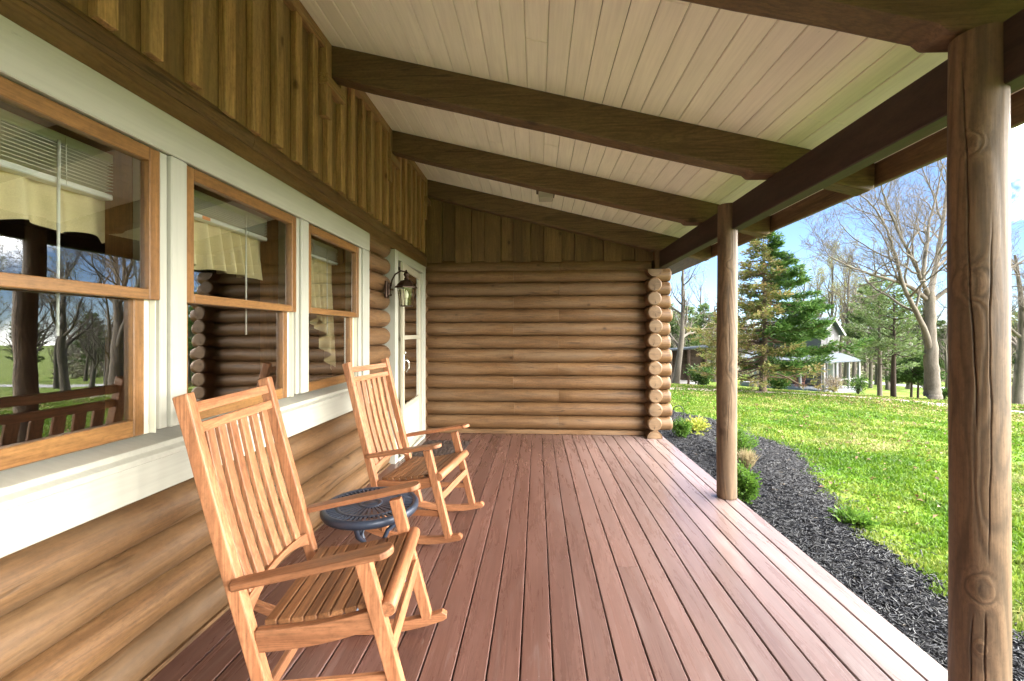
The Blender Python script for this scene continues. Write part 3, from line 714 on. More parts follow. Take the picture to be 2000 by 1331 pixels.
# ================================================================== ROCKING CHAIRS
def V(*a): return Vector(a)
X_, Y_, Z_ = V(1, 0, 0), V(0, 1, 0), V(0, 0, 1)
def rocking_chair(label, loc, rz):
    t = thing('rocking_chair', label, 'rocking chair', loc, rz, 'teak rocking chairs on the porch')
    def px_(z): return -.149 - .265 * (z - .05) - .0        # back post line
    R_ = 1.0; x0 = .03
    def rz_(x): return (x - x0) ** 2 / (2 * R_)
    HY = .262
    for s_ in (-1, 1):
        m = MB(); pts = []                                # post with slight sweep
        for z in np.linspace(.055, 1.15, 10): pts.append((px_(z) - .023 - .004 * math.sin(z * 2.6), z))
        pts[-1] = (pts[-1][0] - .0, 1.142)
        q = []
        for z in np.linspace(1.15, .055, 10): q.append((px_(z) + .023 - .004 * math.sin(z * 2.6), z))
        q[0] = (q[0][0], 1.156)
        m.prism(pts + q, .041, (V(0, s_ * HY, 0), X_, Z_, -Y_), 1); m.build('back_post', W_CHAIR, t, bevel=.005)
        m = MB(); pts = [(.104, .596), (.154, .606), (.296, .06), (.251, .052)]
        m.prism(pts, .037, (V(0, s_ * (HY + .001), 0), X_, Z_, -Y_), 1); m.build('leg', W_CHAIR, t, bevel=.004)
        m = MB(); lo = [(x, rz_(x)) for x in np.linspace(-.50, .345, 24)]; up = [(x, rz_(x) + .046 - .012 * (abs(x - x0) / .5) ** 2) for x in np.linspace(.34, -.49, 24)]
        tip = [(.360, rz_(.345) + .010), (.360, rz_(.345) + .028)]
        m.prism(lo + tip + up, .034, (V(0, s_ * HY, 0), X_, Z_, -Y_)); m.build('rocker', W_CHAIR, t, bevel=.004)
        # arm: flat board with a round nose, widening to the front
        m = MB(); out = []
        L0, L1 = -.262, .238
        for x in np.linspace(L0, L1 - .05, 12): out.append((x, -.026 - .012 * (x - L0) / .5))
        for a_ in np.linspace(-1.35, 1.35, 11): out.append((L1 - .042 + .044 * math.cos(a_), .043 * math.sin(a_)))
        for x in np.linspace(L1 - .05, L0, 12): out.append((x, .030 + .010 * (x - L0) / .5))
        out += [(L0 - .014, .018), (L0 - .018, 0), (L0 - .014, -.016)]
        if s_ < 0: out = [(a_, -b_) for a_, b_ in out][::-1]
        ta = math.atan2(.098, .50); ax = V(math.cos(ta), 0, math.sin(ta)); az = V(-math.sin(ta), 0, math.cos(ta))
        m.prism(out, .023, (V(0, s_ * (HY + .036), .602) , ax, Y_, az)); m.build('arm', W_CHAIR, t, bevel=.005)
        # scooped seat rail
        m = MB(); up = []; dn_ = []
        for x in np.linspace(px_(.36) + .02, .205, 16):
            q = (x - px_(.36)) / (.235 - px_(.36)); zz = .372 + .072 * q - .020 * math.sin(math.pi * q) + .012 * max(0, q - .8) / .2
            up.append((x, zz + .012)); dn_.append((x, zz - .062 + .012 * q))
        m.prism(dn_ + up[::-1], .030, (V(0, s_ * (HY - .002 + .0), 0), X_, Z_, -Y_)); m.build('seat_rail', W_CHAIR, t, bevel=.004)
        m = MB(); m.bar((px_(.20), s_ * HY, .185), (.250, s_ * HY, .205), .020, .036); m.build('stretcher', W_CHAIR, t)
    m = MB(); m.bar((.222, -HY, .31), (.222, HY, .31), .020, .042, (-.25, 0, 1)); m.build('stretcher', W_CHAIR, t)
    m = MB(); m.bar((px_(.2), -HY, .165), (px_(.2), HY, .165), .022, .042); m.build('stretcher', W_CHAIR, t)
    # seat slats following the scoop
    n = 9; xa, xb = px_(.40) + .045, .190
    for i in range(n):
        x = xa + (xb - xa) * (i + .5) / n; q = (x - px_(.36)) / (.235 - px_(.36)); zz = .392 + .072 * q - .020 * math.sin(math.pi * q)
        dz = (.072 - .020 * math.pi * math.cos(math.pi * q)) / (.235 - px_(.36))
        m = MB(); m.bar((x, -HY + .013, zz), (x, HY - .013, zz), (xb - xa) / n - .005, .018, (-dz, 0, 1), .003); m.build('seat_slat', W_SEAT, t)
    m = MB(); m.tube([(.212, -HY - .018, .440), (.212, -HY - .012, .440), (.212, HY + .012, .440), (.212, HY + .018, .440)], [.022, .027, .027, .022], 20)
    m.build('front_roll', W_CHAIR, t)
    # crest rails, slats, arched lower rail
    def back(z, off=0): return px_(z) - .004 * math.sin(z * 2.6) + off
    for z0_, hh in ((1.098, .036), (1.032, .034)):
        m = MB(); N = 10; out = []
        for i in range(N + 1):
            y_ = -HY + .02 + (2 * HY - .04) * i / N; c_ = .012 * (1 - (2 * i / N - 1) ** 2); out.append((y_, -c_))
        out2 = [(a_, b_ + .022) for a_, b_ in out][::-1]
        up = V(-.265, 0, 1).normalized(); nn = Y_.cross(up)
        m.prism(out + out2, hh, (V(back(z0_) - .010, 0, z0_), Y_, nn, up)); m.build('crest_rail', W_CHAIR, t, bevel=.003)
    ns = 6
    for i in range(ns):
        y_ = (i - (ns - 1) / 2) * .0735; m = MB(); pts = []; q = []
        for z in np.linspace(.462 + .018 * (1 - (y_ / .22) ** 2), 1.022, 12):
            c_ = back(z) - .010 * (1 - (abs(y_) / .22) ** 2) - .010 * math.sin(math.pi * (z - .44) / .58)
            pts.append((c_ - .008, z)); q.append((c_ + .008, z))
        m.prism(pts + q[::-1], .043, (V(0, y_, 0), X_, Z_, -Y_), 1); m.build('back_slat', W_CHAIR, t, bevel=.003)
    m = MB(); up_, lo_ = [], []
    for i in range(13):
        u = i / 12; y_ = -HY + .02 + (2 * HY - .04) * u; a_ = .055 * (1 - (2 * u - 1) ** 2); up_.append((y_, .018 + a_ * .45)); lo_.append((y_, -.035 + a_))
    up = V(-.265, 0, 1).normalized(); nn = Y_.cross(up)
    m.prism(lo_ + up_[::-1], .022, (V(back(.45), 0, .445), Y_, up, nn)); m.build('lower_rail', W_CHAIR, t, bevel=.003)
    return t
rocking_chair('teak rocking chair nearer the camera, in front of the dark metal side table', (-.735, 1.655, .002), rad(7))
rocking_chair('teak rocking chair farther along the porch, between the side table and the doormat', (-.79, 3.02, .002), rad(-8))

# ================================================================== SIDE TABLE
tb = thing('side_table', 'round black cast metal side table with slotted top between the rocking chairs', 'table', (-.845, 2.17, .001))
m = MB(); zt_ = .485; RO = .238
m.lathe([(RO - .028, zt_ - .002), (RO - .022, zt_ + .002), (RO - .008, zt_ + .002), (RO, zt_ - .008), (RO, zt_ - .022), (RO - .006, zt_ - .036), (RO - .014, zt_ - .036), (RO - .026, zt_ - .014), (RO - .028, zt_ - .002)], (0, 0, 0), 72)
m.lathe([(.150, zt_ - .010), (.150, zt_), (.168, zt_), (.168, zt_ - .010), (.150, zt_ - .010)], (0, 0, 0), 60)
m.lathe([(.0, zt_ + .001), (.030, zt_ + .001), (.034, zt_ - .003), (.040, zt_ - .003), (.044, zt_ + .002), (.058, zt_ + .002), (.060, zt_ - .010), (.0, zt_ - .010)], (0, 0, 0), 48)
for i in range(56):
    a_ = 2 * math.pi * i / 56; d = V(math.cos(a_), math.sin(a_), 0)
    m.bar(d * .166 + Z_ * (zt_ - .005), d * .214 + Z_ * (zt_ - .005), .0105, .010, ch=.002)
for i in range(30):
    a_ = 2 * math.pi * i / 30; d = V(math.cos(a_), math.sin(a_), 0); e = V(-d.y, d.x, 0); z = Z_ * (zt_ - .001)
    m.add([d * .058 + e * .0035 + z, d * .152 + e * .0105 + z, d * .152 - e * .0105 + z, d * .058 - e * .0035 + z] + [p - Z_ * .009 for p in (d * .058 + e * .0035 + z, d * .152 + e * .0105 + z, d * .152 - e * .0105 + z, d * .058 - e * .0035 + z)], [(0, 1, 2, 3), (7, 6, 5, 4), (0, 4, 5, 1), (1, 5, 6, 2), (2, 6, 7, 3), (3, 7, 4, 0)])
m.build('tabletop', M_BLACK, tb)
for i in range(3):
    a_ = 2 * math.pi * i / 3 + .5; d = V(math.cos(a_), math.sin(a_), 0); e = V(-d.y, d.x, 0)
    m = MB(); path = [(.165, .485), (.172, .44), (.150, .38), (.085, .33), (.055, .27), (.062, .19), (.105, .11), (.16, .05), (.205, .012)]
    m.tube([d * r + Z_ * (z - .015 if z > .4 else z) for r, z in path], [.011, .012, .012, .012, .012, .012, .012, .012, .014], 8)
    m.tube([d * (.115 + .03 * math.cos(q)) + Z_ * (.40 + .03 * math.sin(q)) for q in np.linspace(0, 5.4, 14)], np.linspace(.008, .005, 14), 6)
    m.tube([d * (.10 + .045 * math.cos(q)) + Z_ * (.455 + .02 * math.sin(q)) + e * .01 for q in np.linspace(-.5, 3.6, 10)], .006, 6)
    m.build('leg', M_BLACK, tb)
m = MB(); m.lathe([(.0, .20), (.055, .20), (.06, .21), (.055, .222), (.0, .222)], (0, 0, 0), 24); m.build('support_ring', M_BLACK, tb)

# ================================================================== GROUND, LAWN, MULCH, PATHS
def nparr(vals): return np.array(vals, dtype=np.float64)
gx = np.concatenate([np.linspace(-700, -60, 18), np.linspace(-50, -6, 12), np.arange(-5, 30, .4), np.arange(30, 90, 2.5), np.linspace(95, 900, 26)])
gy = np.concatenate([np.linspace(-700, -40, 16), np.linspace(-34, -4, 11), np.arange(-3, 40, .4), np.arange(40, 110, 2.5), np.linspace(115, 1200, 30)])
GX, GY = np.meshgrid(gx, gy); GZ = zg(GX, GY)
nx_, ny_ = len(gx), len(gy)
vs = np.stack([GX, GY, GZ], -1).reshape(-1, 3)
ii = np.arange((nx_) * (ny_)).reshape(ny_, nx_)
fs = np.stack([ii[:-1, :-1], ii[:-1, 1:], ii[1:, 1:], ii[1:, :-1]], -1).reshape(-1, 4)
def lawn_color(m):
    tc = m.n('TexCoord'); pos = m.n('NewGeometry').outputs['Position']
    a = m.noise(m.scale(pos, (.55, .55, .3)), 1, 5, .6, .3); b = m.noise(m.scale(pos, (2.6, 2.6, 1)), 1, 4, .65)
    f = m.math('ADD', m.math('MULTIPLY', a, .6), m.math('MULTIPLY', b, .4))
    col = m.ramp(f, [(.34, (.036, .092, .006)), (.46, (.072, .14, .010)), (.54, (.112, .165, .022)), (.66, (.215, .21, .095))])
    return col, pos, a, b
gm = Mat('lawn_ground', .95, spec=.1)
col, pos, a_, b_ = lawn_color(gm)
fine = gm.noise(gm.scale(pos, (22, 22, 6)), 1, 4, .7)
col = gm.mix(1, col, gm.ramp(fine, [(.3, .45), (.55, 1.0), (.75, 1.25)]), 'MULTIPLY')
soil = gm.noise(gm.scale(pos, (6, 6, 2)), 1, 4, .7)
col = gm.mix(gm.ramp(soil, [(.58, 0.0), (.72, .55)]), col, (.14, .095, .05))
# leaf litter under the trees along the drive
sx = gm.n('SeparateXYZ'); gm.l(pos, sx.inputs[0])
s_ = gm.math('ADD', gm.math('MULTIPLY', sx.outputs[1], .87), gm.math('MULTIPLY', sx.outputs[0], .5))
s_ = gm.math('ADD', s_, gm.math('MULTIPLY_ADD', a_, 9, -4.5))
band = gm.ramp(gm.math('DIVIDE', s_, 50), [(.31, 0.0), (.37, .75), (.46, .85), (.62, .35), (.75, .1)])
col = gm.mix(gm.math('MULTIPLY', band, gm.ramp(fine, [(.35, .4), (.6, 1.0)])), col, (.23, .145, .085))
gm.base(col); gm.bump(fine, .6, .04)
def npmesh(name, vs, fs, mat, parent=None, tint=None, smooth=False):
    me = bpy.data.meshes.new(name); n = len(vs); k = fs.shape[1]
    me.vertices.add(n); me.vertices.foreach_set('co', np.asarray(vs, dtype=np.float32).ravel())
    me.loops.add(fs.size); me.loops.foreach_set('vertex_index', fs.astype(np.int32).ravel())
    me.polygons.add(len(fs)); me.polygons.foreach_set('loop_start', np.arange(len(fs), dtype=np.int32) * k)
    me.update(calc_edges=True)
    if smooth: me.polygons.foreach_set('use_smooth', np.ones(len(fs), dtype=bool))
    if tint is not None:
        a = me.attributes.new('tint', 'FLOAT', 'POINT'); a.data.foreach_set('value', np.asarray(tint, dtype=np.float32))
    for m in (mat if isinstance(mat, (list, tuple)) else [mat]): me.materials.append(m)
    return link(name, me, parent)
tag(npmesh('ground', vs, fs, gm.m, smooth=True), kind='structure')

EDGE = [(1326, 806), (1336, 812), (1388, 821), (1471, 855), (1520, 868), (1563, 892), (1572, 916), (1602, 964), (1628, 986), (1637, 1021), (1668, 1051), (1711, 1077), (1755, 1104), (1803, 1134), (1829, 1158), (1838, 1190), (1875, 1218), (1930, 1235), (1982, 1256)]
ep = [gp(*q) for q in EDGE]; ep.sort(key=lambda p: p.y)
ey = nparr([-4.0] + [p.y for p in ep] + [14]); ex = nparr([ep[0].x + .1] + [p.x for p in ep] + [2.9])
def xo(y): return np.interp(y, ey, ex)
my = np.arange(-4, 13.6, .08); rows = []
U = np.linspace(0, 1, 22)
wig = .05 * np.sin(my * 7.1) + .04 * np.sin(my * 15.3 + 1) + .03 * np.sin(my * 31 + 2)
for y_, w_ in zip(my, wig):
    xe = xo(y_) + w_; xs_ = 1.45 + (xe - 1.45) * U
    h_ = .004 + .045 * np.minimum(1, np.minimum((1 - U) * 5, 1)) + .012 * np.sin(xs_ * 13 + y_ * 9) * (1 - U)
    rows.append(np.stack([xs_, np.full_like(xs_, y_), zg(xs_, np.full_like(xs_, y_)) + h_], -1))
mv = np.concatenate(rows); ii = np.arange(len(mv)).reshape(len(my), len(U))
mf = np.stack([ii[:-1, :-1], ii[:-1, 1:], ii[1:, 1:], ii[1:, :-1]], -1).reshape(-1, 4)
mm = Mat('mulch_soil', .9, spec=.2); pos = mm.n('NewGeometry').outputs['Position']
f_ = mm.noise(mm.scale(pos, (40, 40, 40)), 1, 4, .7); mm.base(mm.ramp(f_, [(.35, (.006, .006, .008)), (.7, (.03, .029, .034))])); mm.bump(f_, .9, .03)
tag(npmesh('mulch_bed', mv, mf, mm.m, smooth=True), kind='structure')
def in_mulch(x, y, pad=0): return (x < xo(y) + .05 * np.sin(y * 7.1) + .04 * np.sin(y * 15.3 + 1) + .03 * np.sin(y * 31 + 2) + pad) & (y < 13)

# shredded bark: thin three-sided slivers lying over each other
rng = np.random.default_rng(3)
def rot_from(yaw, pitch):
    d = np.stack([np.cos(yaw) * np.cos(pitch), np.sin(yaw) * np.cos(pitch), np.sin(pitch)], -1)
    s = np.stack([-np.sin(yaw), np.cos(yaw), np.zeros_like(yaw)], -1)
    return d, s, np.cross(d, s)
NCH = 56000
cy = np.where(np.arange(NCH) < 46000, 1.3 + 9.7 * rng.random(NCH) ** 1.7, -2.2 + 3.5 * rng.random(NCH)); cx = 1.66 + (xo(cy) + .07 - 1.66) * rng.random(NCH)
stray = rng.random(NCH) < .03; cx = np.where(stray, xo(cy) + rng.exponential(.12, NCH), cx)
c = np.stack([cx, cy, zg(cx, cy) + .045 + rng.random(NCH) * .022 - .035 * np.clip((cx - xo(cy) + .15) / .15, 0, 1)], -1)
d, s, u = rot_from(rng.random(NCH) * 6.283, rng.normal(0, .28, NCH))
L = (.008 + .024 * rng.random(NCH) ** 1.5)[:, None] * (1 + .05 * np.abs(cy)[:, None]); W = (.002 + .0045 * rng.random(NCH))[:, None] * (1 + .05 * np.abs(cy)[:, None]); T = W * (.25 + .5 * rng.random(NCH))[:, None]
rl = rng.random(NCH)[:, None] * 2.4 - 1.2; s2 = s * np.cos(rl) + u * np.sin(rl); u2 = np.cross(d, s2)
p = np.stack([c - d * L - s2 * W, c - d * L + s2 * W * .6, c - d * L * .8 + u2 * T, c + d * L * .9 - s2 * W * .5, c + d * L + s2 * W, c + d * L * .9 + u2 * T], 1)
b = (np.arange(NCH) * 6)[:, None, None]
q4 = (b + np.array([[0, 1, 4, 3], [1, 2, 5, 4], [2, 0, 3, 5]])[None]).reshape(-1, 4)
cm = Mat('bark_mulch', .5, spec=.5); t = cm.attr('tint', 'Fac')
cm.base(cm.ramp(t, [(0, (.004, .004, .006)), (.6, (.0095, .0105, .0155)), (.93, (.019, .021, .029)), (.985, (.045, .045, .05)), (1, (.12, .09, .06))]))
tag(npmesh('bark_mulch', p.reshape(-1, 3), q4, cm.m, tint=np.repeat(rng.random(NCH), 6)), 'black shredded bark mulch filling the bed beside the deck', 'mulch', kind='stuff')

# grass blades
NG = 430000
az = np.where(np.arange(NG) < 330000, rad(4) + rad(52) * rng.random(NG), rad(56) + rad(64) * rng.random(NG)); rho = 2.2 * (30 / 2.2) ** (rng.random(NG) ** .92)
bx = rho * np.sin(az); by = rho * np.cos(az)
keep = (bx > 1.9) & ~in_mulch(bx, by, .02)
cl_ = np.sin(bx * 3.1 + 2 * np.sin(by * 1.3)) * np.sin(by * 2.7 + 1.5 * np.sin(bx * 1.9)) + .6 * np.sin(bx * 9 + by * 4) * np.sin(by * 8 - bx * 3)
keep &= rng.random(NG) < (.62 + .3 * cl_)
bx, by, rho, cl_ = bx[keep], by[keep], rho[keep], cl_[keep]; n = len(bx)
hh = (.022 + .032 * rng.random(n)) * (1 + .25 * cl_) * (1 + rho * .012); ww = (.0016 + .0022 * rng.random(n)) * (1 + rho * .34)
yw = rng.random(n) * 6.283; lean = rng.normal(0, .5, n); lz = hh
base = np.stack([bx, by, zg(bx, by) - .003], -1); sd_ = np.stack([np.cos(yw), np.sin(yw), np.zeros(n)], -1); ld = np.stack([-np.sin(yw), np.cos(yw), np.zeros(n)], -1)
mid = base + ld * (lean * hh * .35)[:, None] + np.array([0, 0, 1]) * (hh * .6)[:, None]
tip = base + ld * (lean * hh * 1.0)[:, None] + np.array([0, 0, 1]) * (hh * (1 - .25 * lean ** 2).clip(.45, 1))[:, None]
p = np.stack([base - sd_ * ww[:, None], base + sd_ * ww[:, None], mid + sd_ * (ww * .8)[:, None], mid - sd_ * (ww * .8)[:, None], tip], 1)
b = (np.arange(n) * 5)[:, None, None]
tri = (b + np.array([[0, 1, 2], [0, 2, 3], [3, 2, 4]])[None]).reshape(-1, 3)
am = Mat('grass_blade', .6, spec=.3); col, pos, a_, b_ = lawn_color(am); t = am.attr('tint', 'Fac')
col = am.mix(1, col, am.ramp(t, [(0, (.7, .75, .6)), (.6, (1.1, 1.15, 1.0)), (.86, (1.5, 1.4, 1.4)), (1, (2.3, 1.7, 2.2))]), 'MULTIPLY')
am.base(col); tr = am.n('BsdfTranslucent'); am.l(col, tr.inputs[0]); mx = am.n('MixShader'); mx.inputs[0].default_value = .4
am.l(am.b.outputs[0], mx.inputs[1]); am.l(tr.outputs[0], mx.inputs[2]); am.l(mx.outputs[0], am.t.nodes['Material Output'].inputs[0])
tag(npmesh('grass', p.reshape(-1, 3), tri, am.m, tint=np.repeat(rng.random(n), 5)), 'short bright green lawn grass growing from the mulch bed out to the drive', 'grass', kind='stuff')

# fallen leaves
NL = 9000
az = rad(2) + rad(56) * rng.random(NL); rho = 3.2 + 24 * rng.random(NL) ** .75
lx = rho * np.sin(az); ly = rho * np.cos(az)
k_ = (lx > 2.0) & (~in_mulch(lx, ly, 0) | (rng.random(NL) < .06)) & (rng.random(NL) < np.clip((rho - 1.5) / 16, .12, 1) * (.55 + .45 * np.sin(lx * 1.1 + ly * .6) * np.sin(ly * .9 - lx * .4)))
lx, ly, rho = lx[k_], ly[k_], rho[k_]; n = len(lx)
d, s, u = rot_from(rng.random(n) * 6.283, rng.normal(0, .35, n)); rl = rng.normal(0, .4, n)[:, None]; s2 = s * np.cos(rl) + u * np.sin(rl); u2 = np.cross(d, s2)
sz = (.014 + .02 * rng.random(n))[:, None] * (1 + .015 * rho[:, None]); c = np.stack([lx, ly, zg(lx, ly) + .035 + .02 * rng.random(n)], -1); cu = sz * .35
p = np.stack([c - d * sz, c - s2 * sz * .55 + u2 * cu, c + s2 * sz * .55 + u2 * cu, c + d * sz * 1.1, c], 1)
b = (np.arange(n) * 5)[:, None, None]
tri = (b + np.array([[0, 4, 1], [0, 2, 4], [1, 4, 3], [4, 2, 3]])[None]).reshape(-1, 3)
tag(npmesh('fallen_leaves', p.reshape(-1, 3), tri, leafmat('dry_leaf', [(.07, .035, .02), (.15, .08, .04), (.22, .14, .075)], .2), tint=np.repeat(rng.random(n), 5)), 'brown dry leaves scattered over the lawn', 'leaves', kind='stuff')

def ribbon(name, pts, half, mat, lift):
    P3 = [p if isinstance(p, Vector) else gp(*p) for p in pts]; path = []
    for a, b in zip(P3, P3[1:]):
        for i in range(16): path.append(a.lerp(b, i / 16))
    path.append(P3[-1]); rows = []
    for i, p in enumerate(path):
        T = path[min(i + 1, len(path) - 1)] - path[max(0, i - 1)]; T.z = 0; T.normalize(); N = Vector((-T.y, T.x, 0))
        h = half * (1 + .12 * math.sin(i * .7) + .07 * math.sin(i * 1.9))
        rows.append([(q.x, q.y, float(zg(q.x, q.y)) + lift - .04 * abs(e) ** 3) for e in (-1, -.6, 0, .6, 1) for q in [p + N * (h * e)]])
    v = np.array(rows).reshape(-1, 3); ii = np.arange(len(v)).reshape(len(rows), 5)
    f = np.stack([ii[:-1, :-1], ii[:-1, 1:], ii[1:, 1:], ii[1:, :-1]], -1).reshape(-1, 4)
    return tag(npmesh(name, v, f, mat, smooth=True), kind='structure')
dm_ = Mat('gravel', .95, spec=.2); pos = dm_.n('NewGeometry').outputs['Position']
dm_.base(dm_.ramp(dm_.noise(dm_.scale(pos, (2.5, 2.5, 2.5)), 1, 6, .8), [(.35, (.16, .115, .09)), (.65, (.32, .27, .24))]))
ribbon('drive', [(1296, 759), (1400, 763), (1500, 767), (1600, 771.5), (1700, 778), (1790, 786), (1880, 796), (2050, 812)], .75, dm_.m, .03)
ribbon('road', [foot(1560, 66), foot(1680, 58), foot(1760, 52), foot(1860, 48), foot(2000, 46), foot(2300, 46)], 2.4, Mat('pale_asphalt', .9, (.26, .26, .28)).m, .06)

# ================================================================== PLANTS
L_YEW = leafmat('yew_leaf', [(.03, .075, .012), (.07, .15, .018), (.15, .25, .035)])
L_BOX = leafmat('boxwood_leaf', [(.02, .05, .012), (.04, .085, .015), (.08, .13, .03)])
L_GOLD = leafmat('golden_leaf', [(.10, .17, .02), (.22, .28, .04), (.36, .36, .07), (.3, .14, .06)])
L_DRY = leafmat('dry_stem', [(.20, .15, .08), (.36, .29, .17), (.15, .17, .06)])
L_BROWN = leafmat('brown_twig', [(.12, .08, .055), (.21, .155, .11), (.10, .11, .05)], .2)
L_CEDAR = leafmat('cedar_needle', [(.026, .07, .014), (.052, .12, .024), (.085, .165, .033), (.13, .20, .04)], .35)
L_YELLOW = leafmat('yellowed_needle', [(.08, .115, .025), (.15, .18, .045), (.22, .18, .07), (.20, .125, .055)], .4)
L_PINE = leafmat('pine_needle', [(.06, .095, .035), (.10, .155, .05), (.15, .20, .07)], .4)
L_BUD = leafmat('spring_bud', [(.13, .16, .04), (.22, .24, .07), (.2, .13, .06)], .4)
def barkmat(name, c1, c2, sc=1.0):
    m = Mat(name, .9, spec=.15); g = m.attr('grain')
    a = m.noise(m.scale(g, (1.4 * sc, 9 * sc, 9 * sc)), 1, 5, .65, .3); b = m.noise(m.scale(g, (14 * sc, 40 * sc, 40 * sc)), 1, 3)
    m.base(m.mix(.45, m.ramp(a, [(.32, c1), (.68, c2)]), m.ramp(b, [(.3, c1), (.7, c2)]))); m.bump(a, .7, .03); return m.m
B_SYC = barkmat('pale_bark', (.085, .07, .056), (.21, .185, .155))
B_GREY = barkmat('grey_bark', (.07, .058, .048), (.165, .145, .122))
B_DARK = barkmat('dark_bark', (.03, .022, .017), (.085, .065, .05))
B_TAN = barkmat('tan_bark', (.10, .068, .048), (.19, .135, .10))

def leafcloud(pts, size, dirs=None, aspect=.45, r=rng, fold=.2):
    n = len(pts); pts = np.asarray(pts)
    if dirs is None:
        v = r.normal(size=(n, 3)); 
    else: v = np.asarray(dirs) + r.normal(size=(n, 3)) * .35
    v /= np.linalg.norm(v, axis=1)[:, None]
    w_ = np.cross(v, r.normal(size=(n, 3))); w_ /= np.linalg.norm(w_, axis=1)[:, None] + 1e-9
    sz = size * (.6 + .8 * r.random(n))[:, None]
    p = np.stack([pts, pts + v * sz * .5 - w_ * sz * aspect * .5, pts + v * sz, pts + v * sz * .5 + w_ * sz * aspect * .5], 1)
    f = np.arange(n * 4).reshape(n, 4); return p.reshape(-1, 3), f
def shrub(name, label, cat, loc, h, r_, mat, n=2600, size=.03, shape=1.0, group=None, stem=B_DARK, aspect=.45, up=.5):
    t = thing(name, label, cat, loc, 0, group)
    m = MB(); P_ = []; D = []
    nb = 26; tips = []
    for i in range(nb):
        a = random.uniform(0, 6.283); e = random.uniform(.15, 1) ; rr = r_ * math.sqrt(random.random()) * .85
        tipp = V(math.cos(a) * rr, math.sin(a) * rr, h * (1 - .45 * (rr / r_) ** 2 * shape) * random.uniform(.7, .95))
        m.tube([V(0, 0, -.02), tipp * .5 + V(0, 0, h * .06), tipp], [.006 + .01 * h, .004 + .004 * h, .002], 4, False); tips.append(tipp)
    m.build('stem', stem, t, recalc=False)
    for i in range(n):
        tp = random.choice(tips); q = random.random() ** .5
        p = tp * q + V(random.gauss(0, 1), random.gauss(0, 1), random.gauss(0, 1)) * (r_ * .16)
        p.z = max(p.z, .01); P_.append(p); D.append((p.x / r_ * .8, p.y / r_ * .8, up))
    v, f = leafcloud(P_, size, D, aspect)
    tint = np.clip(np.repeat(rng.random(n), 4) * .55 + .45 * np.repeat([rng.random() if i % 6 == 0 else 0.5 for i in range(n)], 4), 0, 1)
    npmesh('foliage', v, f, mat, t, tint)
    return t
def on_ground(px, py): return gp(px, py)
shrub('evergreen_shrub', 'bright green feathery shrub low against the far porch post, nearest the deck', 'shrub', gp(1449, 990), .47, .17, L_YEW, 3600, .034, .8, 'evergreen shrubs in the mulch bed')
shrub('evergreen_shrub', 'taller green shrub half hidden behind the far porch post', 'shrub', gp(1441, 902), .50, .24, L_YEW, 3600, .036, .8, 'evergreen shrubs in the mulch bed')
shrub('evergreen_shrub', 'rounded dark green shrub in front of the iron trellis beside the log ends', 'shrub', gp(1331, 859), .40, .19, L_YEW, 3600, .032, .7, 'evergreen shrubs in the mulch bed')
shrub('perennial_plant', 'yellow-green leafy plant with reddish tips next to the rounded shrub', 'plant', gp(1358, 846), .22, .26, L_GOLD, 900, .07, .5, None, aspect=.4)
shrub('perennial_plant', 'small sprig of yellow leaves poking through the mulch', 'plant', gp(1362, 855), .08, .10, L_GOLD, 90, .05, .5, None, aspect=.4)
shrub('dry_grass_clump', 'pale dried ornamental grass clump between the two green shrubs by the post', 'plant', gp(1455, 925), .24, .12, L_DRY, 700, .12, .5, None, aspect=.05, up=1.6)
shrub('lawn_weed', 'leafy weed clump at the edge of the lawn where it meets the mulch', 'plant', gp(1664, 1028), .10, .16, L_YEW, 500, .06, .4, None, aspect=.35)
# iron trellis
tl = thing('garden_trellis', 'small arched black wrought iron trellis with a scroll, standing behind the rounded shrub', 'trellis', gp(1325, 836), rad(-15))
m = MB(); hw, hh_ = .105, .44
m.tube([V(-hw, 0, -.05), V(-hw, 0, hh_ - .12)] + [V(hw * -math.cos(q), 0, hh_ - .12 + .13 * math.sin(q)) for q in np.linspace(.2, math.pi - .2, 12)] + [V(hw, 0, hh_ - .12), V(hw, 0, -.05)], .008, 8); m.build('arch', M_IRON, tl)
m = MB(); m.tube([V(-hw, 0, .12), V(hw, 0, .12)], .006, 6); m.build('crossbar', M_IRON, tl)
for s_ in (-1, 1):
    m = MB(); m.tube([V(s_ * (.05 + .042 * math.cos(q) * (1 - q / 9)), 0, .27 + .055 * math.sin(q) * (1 - q / 9)) for q in np.linspace(-2.6, 4.4, 22)], .006, 6); m.build('scroll', M_IRON, tl)

